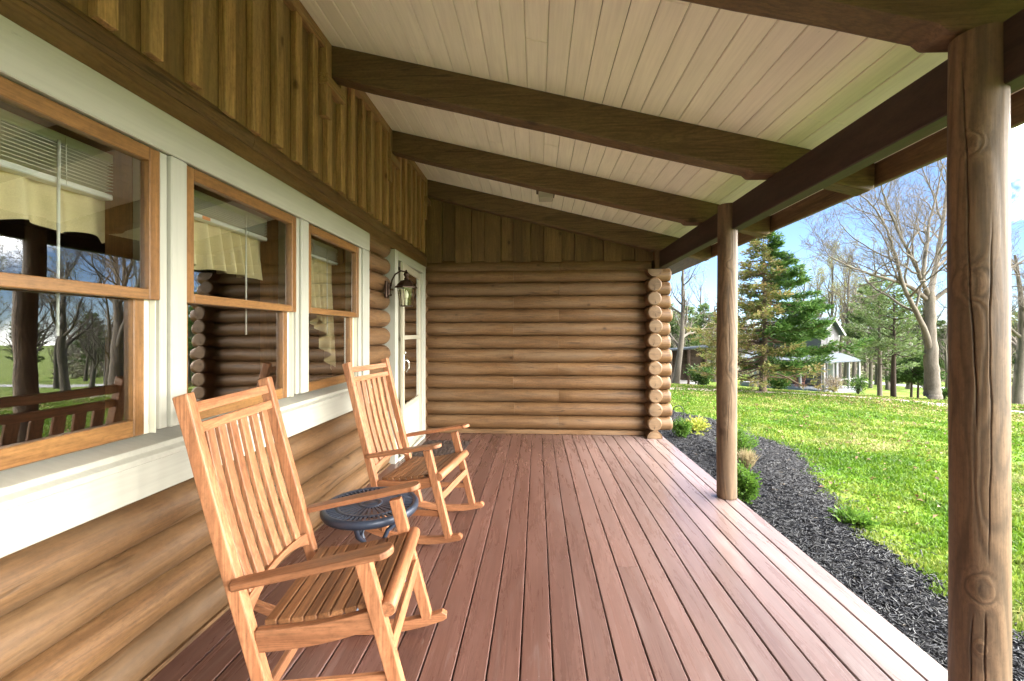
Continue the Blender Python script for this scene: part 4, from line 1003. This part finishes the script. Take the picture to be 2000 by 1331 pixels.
# ---- bare trees
class Tree:
    def __init__(s, seed): s.r = random.Random(seed); s.tr = MB(); s.cr = MB(); s.tips = []
    def rv(s): return V(s.r.gauss(0, 1), s.r.gauss(0, 1), s.r.gauss(0, 1))
    def limb(s, p, d, L, r, lev, maxlev, up=.15, wob=.16, kids=(7, 6, 5, 4, 3), ang=(.5, 1.0), mb=None, start=.25, shrink=(.45, .7)):
        segs = [9, 7, 5, 4, 3, 2][min(lev, 5)]; path = [p.copy()]; rs = [r]; d = d.normalized()
        for i in range(segs):
            d = (d + s.rv() * wob + V(0, 0, up)).normalized(); p = p + d * (L / segs); path.append(p.copy()); rs.append(max(r * (1 - .8 * (i + 1) / segs), .0035))
        (mb or s.cr).tube(path, rs, [9, 7, 5, 4, 3, 3][min(lev, 5)], False, smooth=True)
        s.spread(path, rs, L, lev, maxlev, up, wob, kids, ang, start, shrink)
    def spread(s, path, rs, L, lev, maxlev, up=.15, wob=.16, kids=(7, 6, 5, 4, 3), ang=(.5, 1.0), start=.25, shrink=(.45, .7)):
        if lev >= maxlev: s.tips.append(path[-1]); return
        n = kids[min(lev, len(kids) - 1)]
        for k in range(n):
            q = start + (1 - start) * (k + s.r.random()) / n; f_ = q * (len(path) - 1); i = min(int(f_), len(path) - 2); u = f_ - i
            pp = path[i].lerp(path[i + 1], u); dd = (path[i + 1] - path[i]).normalized(); rr = rs[i] * (1 - u) + rs[i + 1] * u
            ax = dd.cross(s.rv()).normalized(); a = s.r.uniform(*ang)
            nd = (dd * math.cos(a) + ax * math.sin(a))
            s.limb(pp, nd, L * s.r.uniform(*shrink) * (1.1 - .45 * q), max(rr * .6, .004), lev + 1, maxlev, up, wob, kids, ang, None, .2, shrink)
def bare_tree(name, label, cat, loc, seed, H_, r0, bark, maxlev=4, crown0=.35, kids=(10, 6, 5, 4), ang=(.45, .95), up=.12, group=None, buds=0, budmat=None, lean=(0, 0), twig=None, wob=.16, n_up=3):
    t = thing(name, label, cat, loc, 0, group); T = Tree(seed)
    p = V(0, 0, -.15); path = [p]; rs = [r0 * 1.35]; d = V(lean[0], lean[1], 1).normalized()
    N = 12
    for i in range(N):
        d = (d + T.rv() * wob * .28 + V(0, 0, .05)).normalized(); p = p + d * (H_ * .8 / N); path.append(p.copy()); rs.append(r0 * (1.08 if i == 0 else 1) * (1 - .78 * (i + 1) / N))
    T.tr.tube(path, rs, 12, False)
    T.spread(path, rs, H_ * .55, 0, maxlev, up, wob, kids, ang, crown0, (.35, .62))
    T.tr.build('trunk', bark, t, recalc=False); T.cr.build('crown', twig or bark, t, recalc=False)
    if buds:
        tp = [T.r.choice(T.tips) + T.rv() * .12 for _ in range(buds)]
        v, f = leafcloud(tp, .13); npmesh('buds', v, f, budmat or L_BUD, t, np.repeat(rng.random(buds), 4))
    t['_h'] = H_; del t['_h']
    return t

# the big pale tree: limbs followed from root to fork to limb ends
base = foot(1822, 18)
sy = thing('shade_tree', 'big pale-barked bare tree with a thick forked trunk nearest on the lawn', 'tree', base)
T = Tree(11)
def sk(pts, d0, d1, r0, r1, mb, n, lev, kids=(12, 7, 5, 4), L=None):
    N = len(pts); pp = [at(px, py, d0 + (d1 - d0) * i / (N - 1)) - base for i, (px, py) in enumerate(pts)]
    fine = []; 
    for i in range(N - 1):
        for q in range(4):
            u = q / 4; p0 = pp[max(i - 1, 0)]; p1, p2 = pp[i], pp[i + 1]; p3 = pp[min(i + 2, N - 1)]
            fine.append(.5 * ((2 * p1) + (p2 - p0) * u + (2 * p0 - 5 * p1 + 4 * p2 - p3) * u * u + (3 * p1 - p0 - 3 * p2 + p3) * u ** 3) + T.rv() * min(r0 * .08, .012))
    fine.append(pp[-1]); rs = [r0 + (r1 - r0) * (i / (len(fine) - 1)) ** .8 for i in range(len(fine))]
    mb.tube(fine, rs, n, False)
    if lev is not None: T.spread(fine, rs, L or (pp[-1] - pp[0]).length * .75, lev, 4, .10, .2, kids, (.4, 1.0), .18)
    return fine
sk([(1822, 777), (1821.5, 764), (1820, 735), (1817, 680), (1816, 620), (1815, 570)], 18, 18, .32, .17, T.tr, 18, None)
sk([(1816, 580), (1824, 540), (1832, 500), (1840, 440), (1848, 380), (1852, 310), (1850, 230)], 18, 19.5, .125, .025, T.cr, 10, 0)
sk([(1816, 582), (1800, 548), (1784, 510), (1762, 468), (1741, 422), (1725, 376), (1712, 325)], 18, 16.5, .095, .018, T.cr, 9, 0)
sk([(1801, 549), (1806, 510), (1812, 468), (1814, 436), (1829, 384), (1842, 320)], 17.8, 18.4, .09, .022, T.cr, 8, 0, (9, 6, 5, 4))
sk([(1818, 690), (1808, 650), (1787, 606), (1769, 570), (1757, 530), (1744, 485), (1728, 440), (1702, 400), (1668, 372)], 18, 16.6, .12, .016, T.cr, 9, 0)
sk([(1810, 585), (1782, 563), (1757, 552), (1736, 546), (1698, 535), (1655, 519), (1615, 498)], 18, 16.8, .095, .02, T.cr, 8, 0)
sk([(1820, 590), (1850, 566), (1890, 556), (1935, 540), (1990, 515), (2040, 480)], 18, 17.5, .10, .025, T.cr, 8, 0)
T.tr.build('trunk', B_SYC, sy, recalc=False); T.cr.build('crown', B_SYC, sy, recalc=False)

# ---- conifers
def conifer(name, label, loc, H_, R, r0, seed, group=None, dens=1.0, split=False, z0=.1, mats=(L_CEDAR, L_YELLOW), bark=B_TAN, size=.15, nb=150, droop=-.25, prof=None, aspect=.28):
    t = thing(name, label, 'conifer', loc, 0, group); r = random.Random(seed); tr = MB(); br = MB()
    tr.tube([V(.03 * math.sin(z * .9 + seed), .03 * math.cos(z * 1.3), z) for z in np.linspace(-.15, H_, 14)], [max(.012, r0 * (1 - .95 * i / 13)) for i in range(14)], 9, False)
    P_ = {0: [], 1: []}; D = {0: [], 1: []}
    for i in range(nb):
        dr_ = droop + r.uniform(-.2, .28); q = min(1, max(0, (i + r.random()) / nb + r.gauss(0, .02))); z = H_ * (z0 + (1 - z0) * q); a = i * 2.39996 + r.uniform(-.4, .4)
        L = R * (prof(q) if prof else (1 - q) ** .8 + .04) * r.uniform(.55, 1.15)
        d = V(math.cos(a), math.sin(a), 0); side = d.dot(RT)
        if split: L *= 1.06 if side > .1 else .98
        p0 = V(0, 0, z); path = []
        for k in range(7):
            u = k / 6; path.append(p0 + d * (L * u) + V(0, 0, L * (dr_ * u + .22 * u * u + .12 * (1 - q) * 0)) + V(r.gauss(0, .02), r.gauss(0, .02), r.gauss(0, .02)) * L)
        br.tube(path, [max(.004, .012 + .012 * L) * (1 - .85 * k / 6) for k in range(7)], 4, False)
        yellow = split and (side + r.gauss(0, .22) < .08 or z < 1.15)  # sparse left side yellower, partly sunlight put into the needle colour
        ns = int((26 + 44 * L) * dens * ((.24 if z < 1.15 else .42) if yellow else 1.15))
        for k in range(ns):
            u = .18 + .82 * r.random() ** .75; f_ = u * 6; j = min(int(f_), 5); p = path[j].lerp(path[j + 1], f_ - j)
            tn = (path[j + 1] - path[j]).normalized(); sdv = tn.cross(Z_).normalized() * r.choice((-1, 1))
            off = r.random() ** .8 * (L * .24 * (1.15 - u) + .08)
            dd = (tn * .75 + sdv * .7 + V(0, 0, r.uniform(-.25, .2)))
            p = p + dd * off
            if k % 9 == 0: br.tube([path[j], p], [.006, .003], 3, False)
            for w_ in range(4): P_[1 if yellow else 0].append(p + V(r.gauss(0, 1), r.gauss(0, 1), r.gauss(0, 1)) * .055); D[1 if yellow else 0].append(dd + V(0, 0, r.uniform(-.1, .35)))
    tr.build('trunk', bark, t, recalc=False); br.build('branches', bark, t, recalc=False)
    for k, nm in ((0, 'green_needles'), (1, 'sunlit_yellow_needles')):
        if not P_[k]: continue
        v, f = leafcloud(P_[k], size, D[k], aspect); cl = np.repeat(np.repeat(rng.random(len(P_[k]) // 4 + 1), 4)[:len(P_[k])], 4)
        npmesh(nm, v, f, mats[k], t, np.clip(cl * .7 + .3 * np.repeat(rng.random(len(P_[k])), 4), 0, 1))
    return t
con_prof = lambda q: .72 + 1.4 * q if q < .19 else .98 * (1 - (q - .19) / .81) ** .85 + .03
conifer('cedar_tree', 'large conifer in front of the cottage, deep green on its right, coloured a sunlit yellow on its left', foot(1492, 18.2), 6.75, 2.95, .15, 5, dens=1.15, split=True, nb=165, prof=con_prof, z0=.08)
pp_ = lambda q: (.75 + .5 * q) * (1 - q) ** .6 + .06
conifer('pine_tree', 'slim pine with scattered green tufts left of the big pale tree, with a crooked trunk', foot(1718, 20.5), 5.6, 1.6, .11, 21, 'young pines by the drive', .26, nb=52, z0=.24, mats=(L_PINE, L_PINE), bark=B_GREY, prof=pp_, droop=.05, size=.17)
conifer('pine_tree', 'darker straight-trunked pine just left of the big pale tree', foot(1746, 19.2), 5.0, 1.5, .12, 22, 'young pines by the drive', .24, nb=46, z0=.34, mats=(L_PINE, L_PINE), bark=B_DARK, prof=pp_, droop=.05, size=.17)
conifer('cedar_tree', 'small dark cedar on the left of the pair beside the big tree trunk', foot(1781, 24), 2.5, 1.25, .07, 31, 'small cedars by the big trunk', .7, nb=46, z0=.35, mats=(L_BOX, L_BOX), bark=B_DARK, prof=pp_)
conifer('cedar_tree', 'small dark cedar on the right of the pair, against the big tree trunk', foot(1793, 24.6), 2.6, 1.25, .07, 32, 'small cedars by the big trunk', .7, nb=46, z0=.35, mats=(L_BOX, L_BOX), bark=B_DARK, prof=pp_)
SHG = 'shrubs around the cottage'
shrub('cottage_shrub', 'dense dark green rounded shrub left of the cottage porch', 'shrub', foot(1522, 33), 1.35, 1.0, L_BOX, 2600, .16, .6, SHG)
shrub('cottage_shrub', 'low dark shrub at the foot of the big conifer, on its left', 'shrub', foot(1372, 24), 1.1, .9, L_BOX, 2000, .14, .6, SHG)
shrub('cottage_shrub', 'brownish twiggy shrub in front of the right cottage porch post', 'shrub', foot(1628, 37), 1.5, 1.25, L_BROWN, 1700, .2, .7, SHG, aspect=.12)
shrub('cottage_shrub', 'loose green shrub standing alone right of the cottage', 'shrub', foot(1676, 33), 1.45, .9, L_BOX, 1100, .18, .6, SHG, aspect=.25)
shrub('cottage_shrub', 'small round green bush just right of the big pale trunk', 'shrub', foot(1843, 26), .75, .38, L_BOX, 900, .1, .6, SHG)

# ---- cottage
cot = foot(1604, 40)
ct = thing('cottage', 'grey two-storey cottage with a pale metal roof and a wrap-around porch behind the conifer', 'cottage', cot, -rad(62.5))
P_GREY = paint('grey_siding', (.11, .105, .115), .7, .1); P_TRIM = Mat('white_trim', .6, (.22, .22, .23)).m
M_TIN = Mat('tin_roof', .85, (.085, .10, .12), .0, .15).m
def clap(mb, x0, x1, y0, y1, z0, z1):
    k = int((z1 - z0) / .2)
    for i in range(k):
        a = z0 + (z1 - z0) * i / k; b_ = z0 + (z1 - z0) * (i + 1) / k
        mb.box(x0 + (.012 if i % 2 else 0), x1 - (.012 if i % 2 else 0), y0 + (.012 if i % 2 else 0), y1 - (.012 if i % 2 else 0), a, b_, .006, 0, .5)
m = MB(); clap(m, -6.2, 0, 0, 2.7, .3, 5.4)
m.prism([(0, 5.4), (2.7, 5.4), (1.35, 6.62)], 6.18, (V(-3.1, 0, 0), Y_, Z_, X_)); m.build('wall', P_GREY, ct)
m = MB()
for s_, y0_, y1_ in ((0, -.3, 1.35), (1, 3.0, 1.35)):
    z0_, z1_ = 5.12, 6.72
    m.prism([(y0_, z0_), (y1_, z1_), (y1_, z1_ + .09), (y0_, z0_ + .09)], 6.8, (V(-3.0, 0, 0), Y_, Z_, X_))
    for i in range(16): m.bar((-6.3 + i * .44, y0_, z0_ + .10), (-6.3 + i * .44, y1_, z1_ + .10), .03, .04)
m.build('roof', M_TIN, ct)
m = MB()
for y0_, y1_ in ((-.3, 1.35), (3.0, 1.35)): m.bar((.42, y0_, 5.1), (.42, y1_, 6.7), .05, .2)
m.build('gable_trim', P_TRIM, ct)
def cwin(c, R, w_, h_):
    m = MB(); c = V(*c)
    ax, ay = R
    nn = ax.cross(Z_)
    m.obox(c, (w_ / 2 + .1, .03, h_ / 2 + .1), Matrix((ax, ax.cross(Z_) * -1, Z_)).transposed(), .005); f = m.build('window', P_TRIM, ct)
    g = MB(); g.obox(c + ay * .02, (w_ / 2, .022, h_ / 2), Matrix((ax, ax.cross(Z_) * -1, Z_)).transposed(), .003); g.build('pane', Mat('dark_pane', .1, (.05, .06, .07)).m, f)
cwin((.015, 1.35, 4.45), (Y_, X_), .75, 1.3); cwin((.015, 1.3, 1.75), (Y_, X_), .75, 1.4); cwin((-1.1, -.015, 1.75), (X_, -Y_), .8, 1.4); cwin((-3.4, -.015, 1.75), (X_, -Y_), .8, 1.4); cwin((-2.2, -.015, 4.4), (X_, -Y_), .8, 1.2)
m = MB(); m.box(-2.65, -1.85, -.04, .0, .42, 2.5, .01); m.build('door', Mat('red_door', .6, (.18, .06, .045)).m, ct)
m = MB()
m.add([(-6.6, -2.6, 2.85), (1.9, -2.6, 2.85), (0, 0, 3.45), (-6.6, 0, 3.45)] + [(-6.6, -2.6, 2.77), (1.9, -2.6, 2.77), (0, 0, 3.37), (-6.6, 0, 3.37)], [(0, 1, 2, 3), (7, 6, 5, 4), (0, 4, 5, 1), (1, 5, 6, 2), (2, 6, 7, 3), (3, 7, 4, 0)])
m.add([(1.9, -2.6, 2.851), (1.9, 3.0, 2.851), (0, 3.0, 3.451), (0, 0, 3.451)] + [(1.9, -2.6, 2.771), (1.9, 3.0, 2.771), (0, 3.0, 3.371), (0, 0, 3.371)], [(0, 1, 2, 3), (7, 6, 5, 4), (0, 4, 5, 1), (1, 5, 6, 2), (2, 6, 7, 3), (3, 7, 4, 0)])
m.build('porch_roof', M_TIN, ct)
m = MB(); m.box(-6.5, 1.8, -2.5, -.02, .05, .38, .02); m.box(.02, 1.8, -.02, 2.9, .051, .381, .02); m.box(-6.5, 1.7, -2.4, 2.8, -.7, .05, .02); m.build('porch_floor', Mat('porch_grey', .7, (.22, .235, .26)).m, ct)
for x_, y_ in ((1.6, -2.4), (-.4, -2.4), (-2.6, -2.4), (-4.8, -2.4), (1.6, -.6), (1.6, 1.2), (1.6, 2.8)):
    m = MB(); m.box(x_ - .09, x_ + .09, y_ - .09, y_ + .09, .38, 2.78, .02, 2); m.box(x_ - .12, x_ + .12, y_ - .12, y_ + .12, .381, .55, .02, 2); m.build('porch_post', P_TRIM, ct)
m = MB()
for i in range(30): m.bar((1.6, -.5 + i * .113, .5), (1.6, -.5 + i * .113, 1.2), .03, .03)
m.bar((1.6, -.6, 1.23), (1.6, 2.8, 1.23), .06, .06); m.bar((1.6, -.6, .5), (1.6, 2.8, .5), .05, .05); m.build('porch_railing', P_TRIM, ct)
W_RED = wood('red_chair_wood', (.20, .07, .04), (.32, .13, .08), .6, knots=0)
proto = [o for o in COL.objects if o.name.startswith('rocking_chair')][0]
M_ct = Matrix.Translation(cot) @ Matrix.Rotation(-rad(62.5), 4, 'Z')
for i, (x_, y_, rz, lb) in enumerate(((-2.3, -1.6, -1.3, 'reddish-brown rocking chair on the cottage porch, left of its neighbour'), (-1.0, -1.5, -1.7, 'reddish-brown rocking chair on the cottage porch, nearer the white corner post'))):
    p = M_ct @ V(x_, y_, .385); c_ = dup(proto, p, rz - rad(62.5), lb); c_['group'] = 'red rocking chairs on the cottage porch'; c_.name = 'porch_rocker'
    for ch in c_.children:
        for sl in ch.material_slots: sl.link = 'OBJECT'; sl.material = W_RED
pl_ = thing('planter', 'white pot holding a thin bare stem at the edge of the cottage porch', 'planter', M_ct @ V(-3.4, -2.2, .385))
m = MB(); m.lathe([(0, 0), (.17, 0), (.22, .34), (.24, .35), (.24, .40), (.19, .40), (.18, .33), (0, .33)], (0, 0, 0), 16); m.build('pot', Mat('white_pot', .6, (.68, .66, .6)).m, pl_)
m = MB(); m.tube([V(0, 0, .3), V(.03, 0, .9), V(-.02, .02, 1.6)], [.03, .025, .015], 6)
for i in range(8): m.tube([V(0, 0, .9 + i * .09), V(random.uniform(-.3, .3), random.uniform(-.3, .3), 1.2 + i * .09)], [.012, .005], 4)
m.build('stem', B_DARK, pl_)
# ---- open shed at the left
sh_o = foot(1338, 27); sh = thing('open_shed', 'open-sided shed with a pale sloping roof seen past the log ends', 'shed', sh_o, -rad(20))
m = MB(); fr = (V(0, 1.2, 0), X_, Z_, -Y_)
m.prism([(-2.6, 1.92), (1.3, 2.32), (1.3, 2.38), (-2.6, 1.98)], 3.0, fr)
for i in range(9): m.bar((-2.6, -.3 + i * .37, 1.99), (1.3, -.3 + i * .37, 2.39), .03, .03)
m.build('roof', M_TIN, sh)
for x_, y_, h_ in ((.2, -.2, 2.18), (-2.3, -.2, 1.92), (.2, 2.5, 2.18), (1.2, 2.5, 2.26)):
    m = MB(); m.box(x_ - .07, x_ + .07, y_ - .07, y_ + .07, -.3, h_, .01, 2); m.build('post', W_DARK, sh)
m = MB(); m.box(-.95, 1.25, 2.55, 2.62, 0, 2.1, .005); m.box(-.95, -.87, .9, 2.55, 0, 2.0, .005); m.build('wall', B_DARK, sh)
m = MB(); m.box(-2.5, 1.25, -.25, 2.6, -.35, .03, .01); m.build('floor_slab', Mat('slab', .9, (.2,.19,.18)).m, sh)
m = MB()
bn = thing('bench', 'small grey bench standing under the open shed', 'bench', sh_o + V(-1.2, .8, .035), -rad(20))
m.box(-.5, .5, -.16, .16, .42, .46, .006); m.build('seat', W_DARK, bn); m = MB(); m.box(-.5, .5, .13, .16, .55, .85, .006); m.build('backrest', W_DARK, bn)
for x_ in (-.45, .45): m = MB(); m.box(x_ - .03, x_ + .03, -.15, .16, 0, .42, .004); m.box(x_ - .025, x_ + .025, .12, .155, .42, .86, .004); m.build('leg', W_DARK, bn)

# ---- trees around and behind
TG = 'tall bare trees behind the cottage'
a1 = bare_tree('bare_tree', 'tall thin bare tree with pale spring buds rising behind the cottage roof', 'tree', foot(1620, 54), 41, 19, .26, B_GREY, 4, .3, (15, 6, 5, 4), (.35, .75), .16, TG, 4200, L_BUD)
a2 = bare_tree('bare_tree', 'tall bare tree with an upswept grey crown behind the cottage', 'tree', foot(1652, 50), 42, 17, .28, B_GREY, 4, .22, (13, 6, 5, 4), (.4, .8), .14, TG, 1500, L_BUD)
a3 = bare_tree('spreading_tree', 'bare grey tree in the loose row right of the near porch post', 'tree', foot(1985, 24), 43, 10.5, .26, B_GREY, 4, .25, (10, 7, 5, 4), (.5, 1.0), .08, 'bare trees right of the lawn')
a4 = bare_tree('leaning_tree', 'leaning bare tree whose twigs show between the log ends and the far post', 'tree', foot(1318, 25), 44, 9.5, .2, B_GREY, 4, .25, (10, 6, 5, 4), (.45, .95), .1, lean=(.22, -.05))
pA = conifer('tall_pine', 'tall thin green pine among the bare trees behind the cottage', foot(1700, 46), 11, 2.6, .2, 51, 'tall pines in the wood', .4, nb=90, z0=.25, mats=(L_PINE, L_PINE), bark=B_GREY, prof=pp_, droop=.0, size=.3)
rr = random.Random(99)
for px, den, src, s_ in ((1596, 58, a1, .9), (1640, 62, a1, 1.05), (1668, 57, a2, .9), (1570, 60, a2, 1.0), (1690, 66, a1, .85), (1545, 64, a1, .8)):
    dup(src, foot(px, den), rr.uniform(0, 6.28), 'tall grey bare tree in the row behind the cottage roof', s_)
for px, den, src, s_, lb in ((1905, 30, a3, .9, None), (2090, 30, a3, .95, None), (2260, 36, a1, .8, None), (2420, 30, a2, .6, None), (2060, 42, a1, .9, None), (2900, 30, a3, 1.1, None), (3500, 26, a3, 1.0, None), (2350, 44, a3, 1.1, None), (2650, 38, a2, .8, None), (3200, 34, a3, 1.1, None), (1958, 36, a3, .9, None)):
    dup(src, foot(px, den), rr.uniform(0, 6.28), 'bare grey tree in the loose row right of the near porch post', s_)['group'] = 'bare trees right of the lawn'
for px, den, s_ in ((1345, 48, .75), (1375, 55, .85), (1320, 60, .8), (1740, 50, .7), (1785, 56, .8), (1835, 52, .7), (1300, 50, .8), (1895, 60, .9), (1990, 60, .9), (1400, 62, .8), (2150, 55, .9)):
    dup(pA, foot(px, den), rr.uniform(0, 6.28), 'grey-green pine in the wood beyond the lawn', s_)
for i, (px, den) in enumerate([(1330, 42), (1365, 58), (1395, 50), (1715, 52), (1735, 44), (1760, 60), (1775, 46), (1800, 55), (1850, 44), (1870, 52), (1940, 48), (2000, 55), (2060, 50), (2130, 46), (1820, 64), (1305, 55)]):
    dup(a2 if i % 2 else a3, foot(px, den), rr.uniform(0, 6.28), 'bare tree in the wood beyond the far road', rr.uniform(.7, 1.1))['group'] = 'bare trees in the far wood'

# ---- far wood: merged thin trees, haze put into their pale colour
def arr(o):
    me = o.data; v = np.empty(len(me.vertices) * 3, dtype=np.float32); me.vertices.foreach_get('co', v); v = v.reshape(-1, 3)
    f = np.array([tuple(p.vertices) for p in me.polygons], dtype=np.int64); return v, f
low = bare_tree('seedling', 'x', 'tree', (0, 0, 0), 77, 12, .2, B_GREY, 3, .15, (16, 8, 7), (.4, 1.0), .12)
VV, FF, TT, o_ = [], [], [], 0
parts_ = [arr(c) for c in low.children]
for i in range(420):
    px = rr.uniform(1180, 2060); den = rr.uniform(72, 135)
    p = foot(px, den); a = rr.uniform(0, 6.28); s_ = rr.uniform(.6, 1.15); sz_ = s_ * rr.uniform(.8, 1.1); tt = rr.random()
    ca, sa = math.cos(a) * s_, math.sin(a) * s_
    for v, f in parts_:
        w_ = np.stack([v[:, 0] * ca - v[:, 1] * sa + p.x, v[:, 0] * sa + v[:, 1] * ca + p.y, v[:, 2] * sz_ + p.z], -1)
        VV.append(w_); FF.append(f + o_); o_ += len(v); TT.append(np.full(len(v), tt))
for c in list(low.children): bpy.data.objects.remove(c)
bpy.data.objects.remove(low)
fw = npmesh('far_wood', np.concatenate(VV), np.concatenate(FF), leafmat('far_twig', [(.15, .13, .115), (.21, .18, .165), (.26, .225, .21), (.18, .18, .13)], .1), tint=np.concatenate(TT))
tag(fw, 'grey-brown mass of bare woodland closing the view beyond the road', 'woodland', kind='stuff')
# undergrowth at the wood's foot
NU = 26000
px = rng.uniform(1150, 2080, NU); den = rng.uniform(62, 120, NU)
ux_ = (px - 1000) / F; fx_ = -math.sin(YAW) + math.cos(YAW) * ux_; fy_ = math.cos(YAW) + math.sin(YAW) * ux_
qx = fx_ * den; qy = fy_ * den; hgt = rng.random(NU) ** 1.6 * 4.2 * (.5 + .5 * np.sin(px * .03) * np.sin(den * .2 + px * .011))
v, f = leafcloud(np.stack([qx, qy, zg(qx, qy) + np.abs(hgt)], -1), 1.0, None, .3)
tag(npmesh('undergrowth', v, f, leafmat('scrub', [(.13, .11, .08), (.19, .165, .125), (.14, .155, .08), (.09, .12, .05)], .2), tint=np.repeat(rng.random(NU), 4)), 'tangled brown and green scrub along the foot of the far wood', 'scrub', kind='stuff')
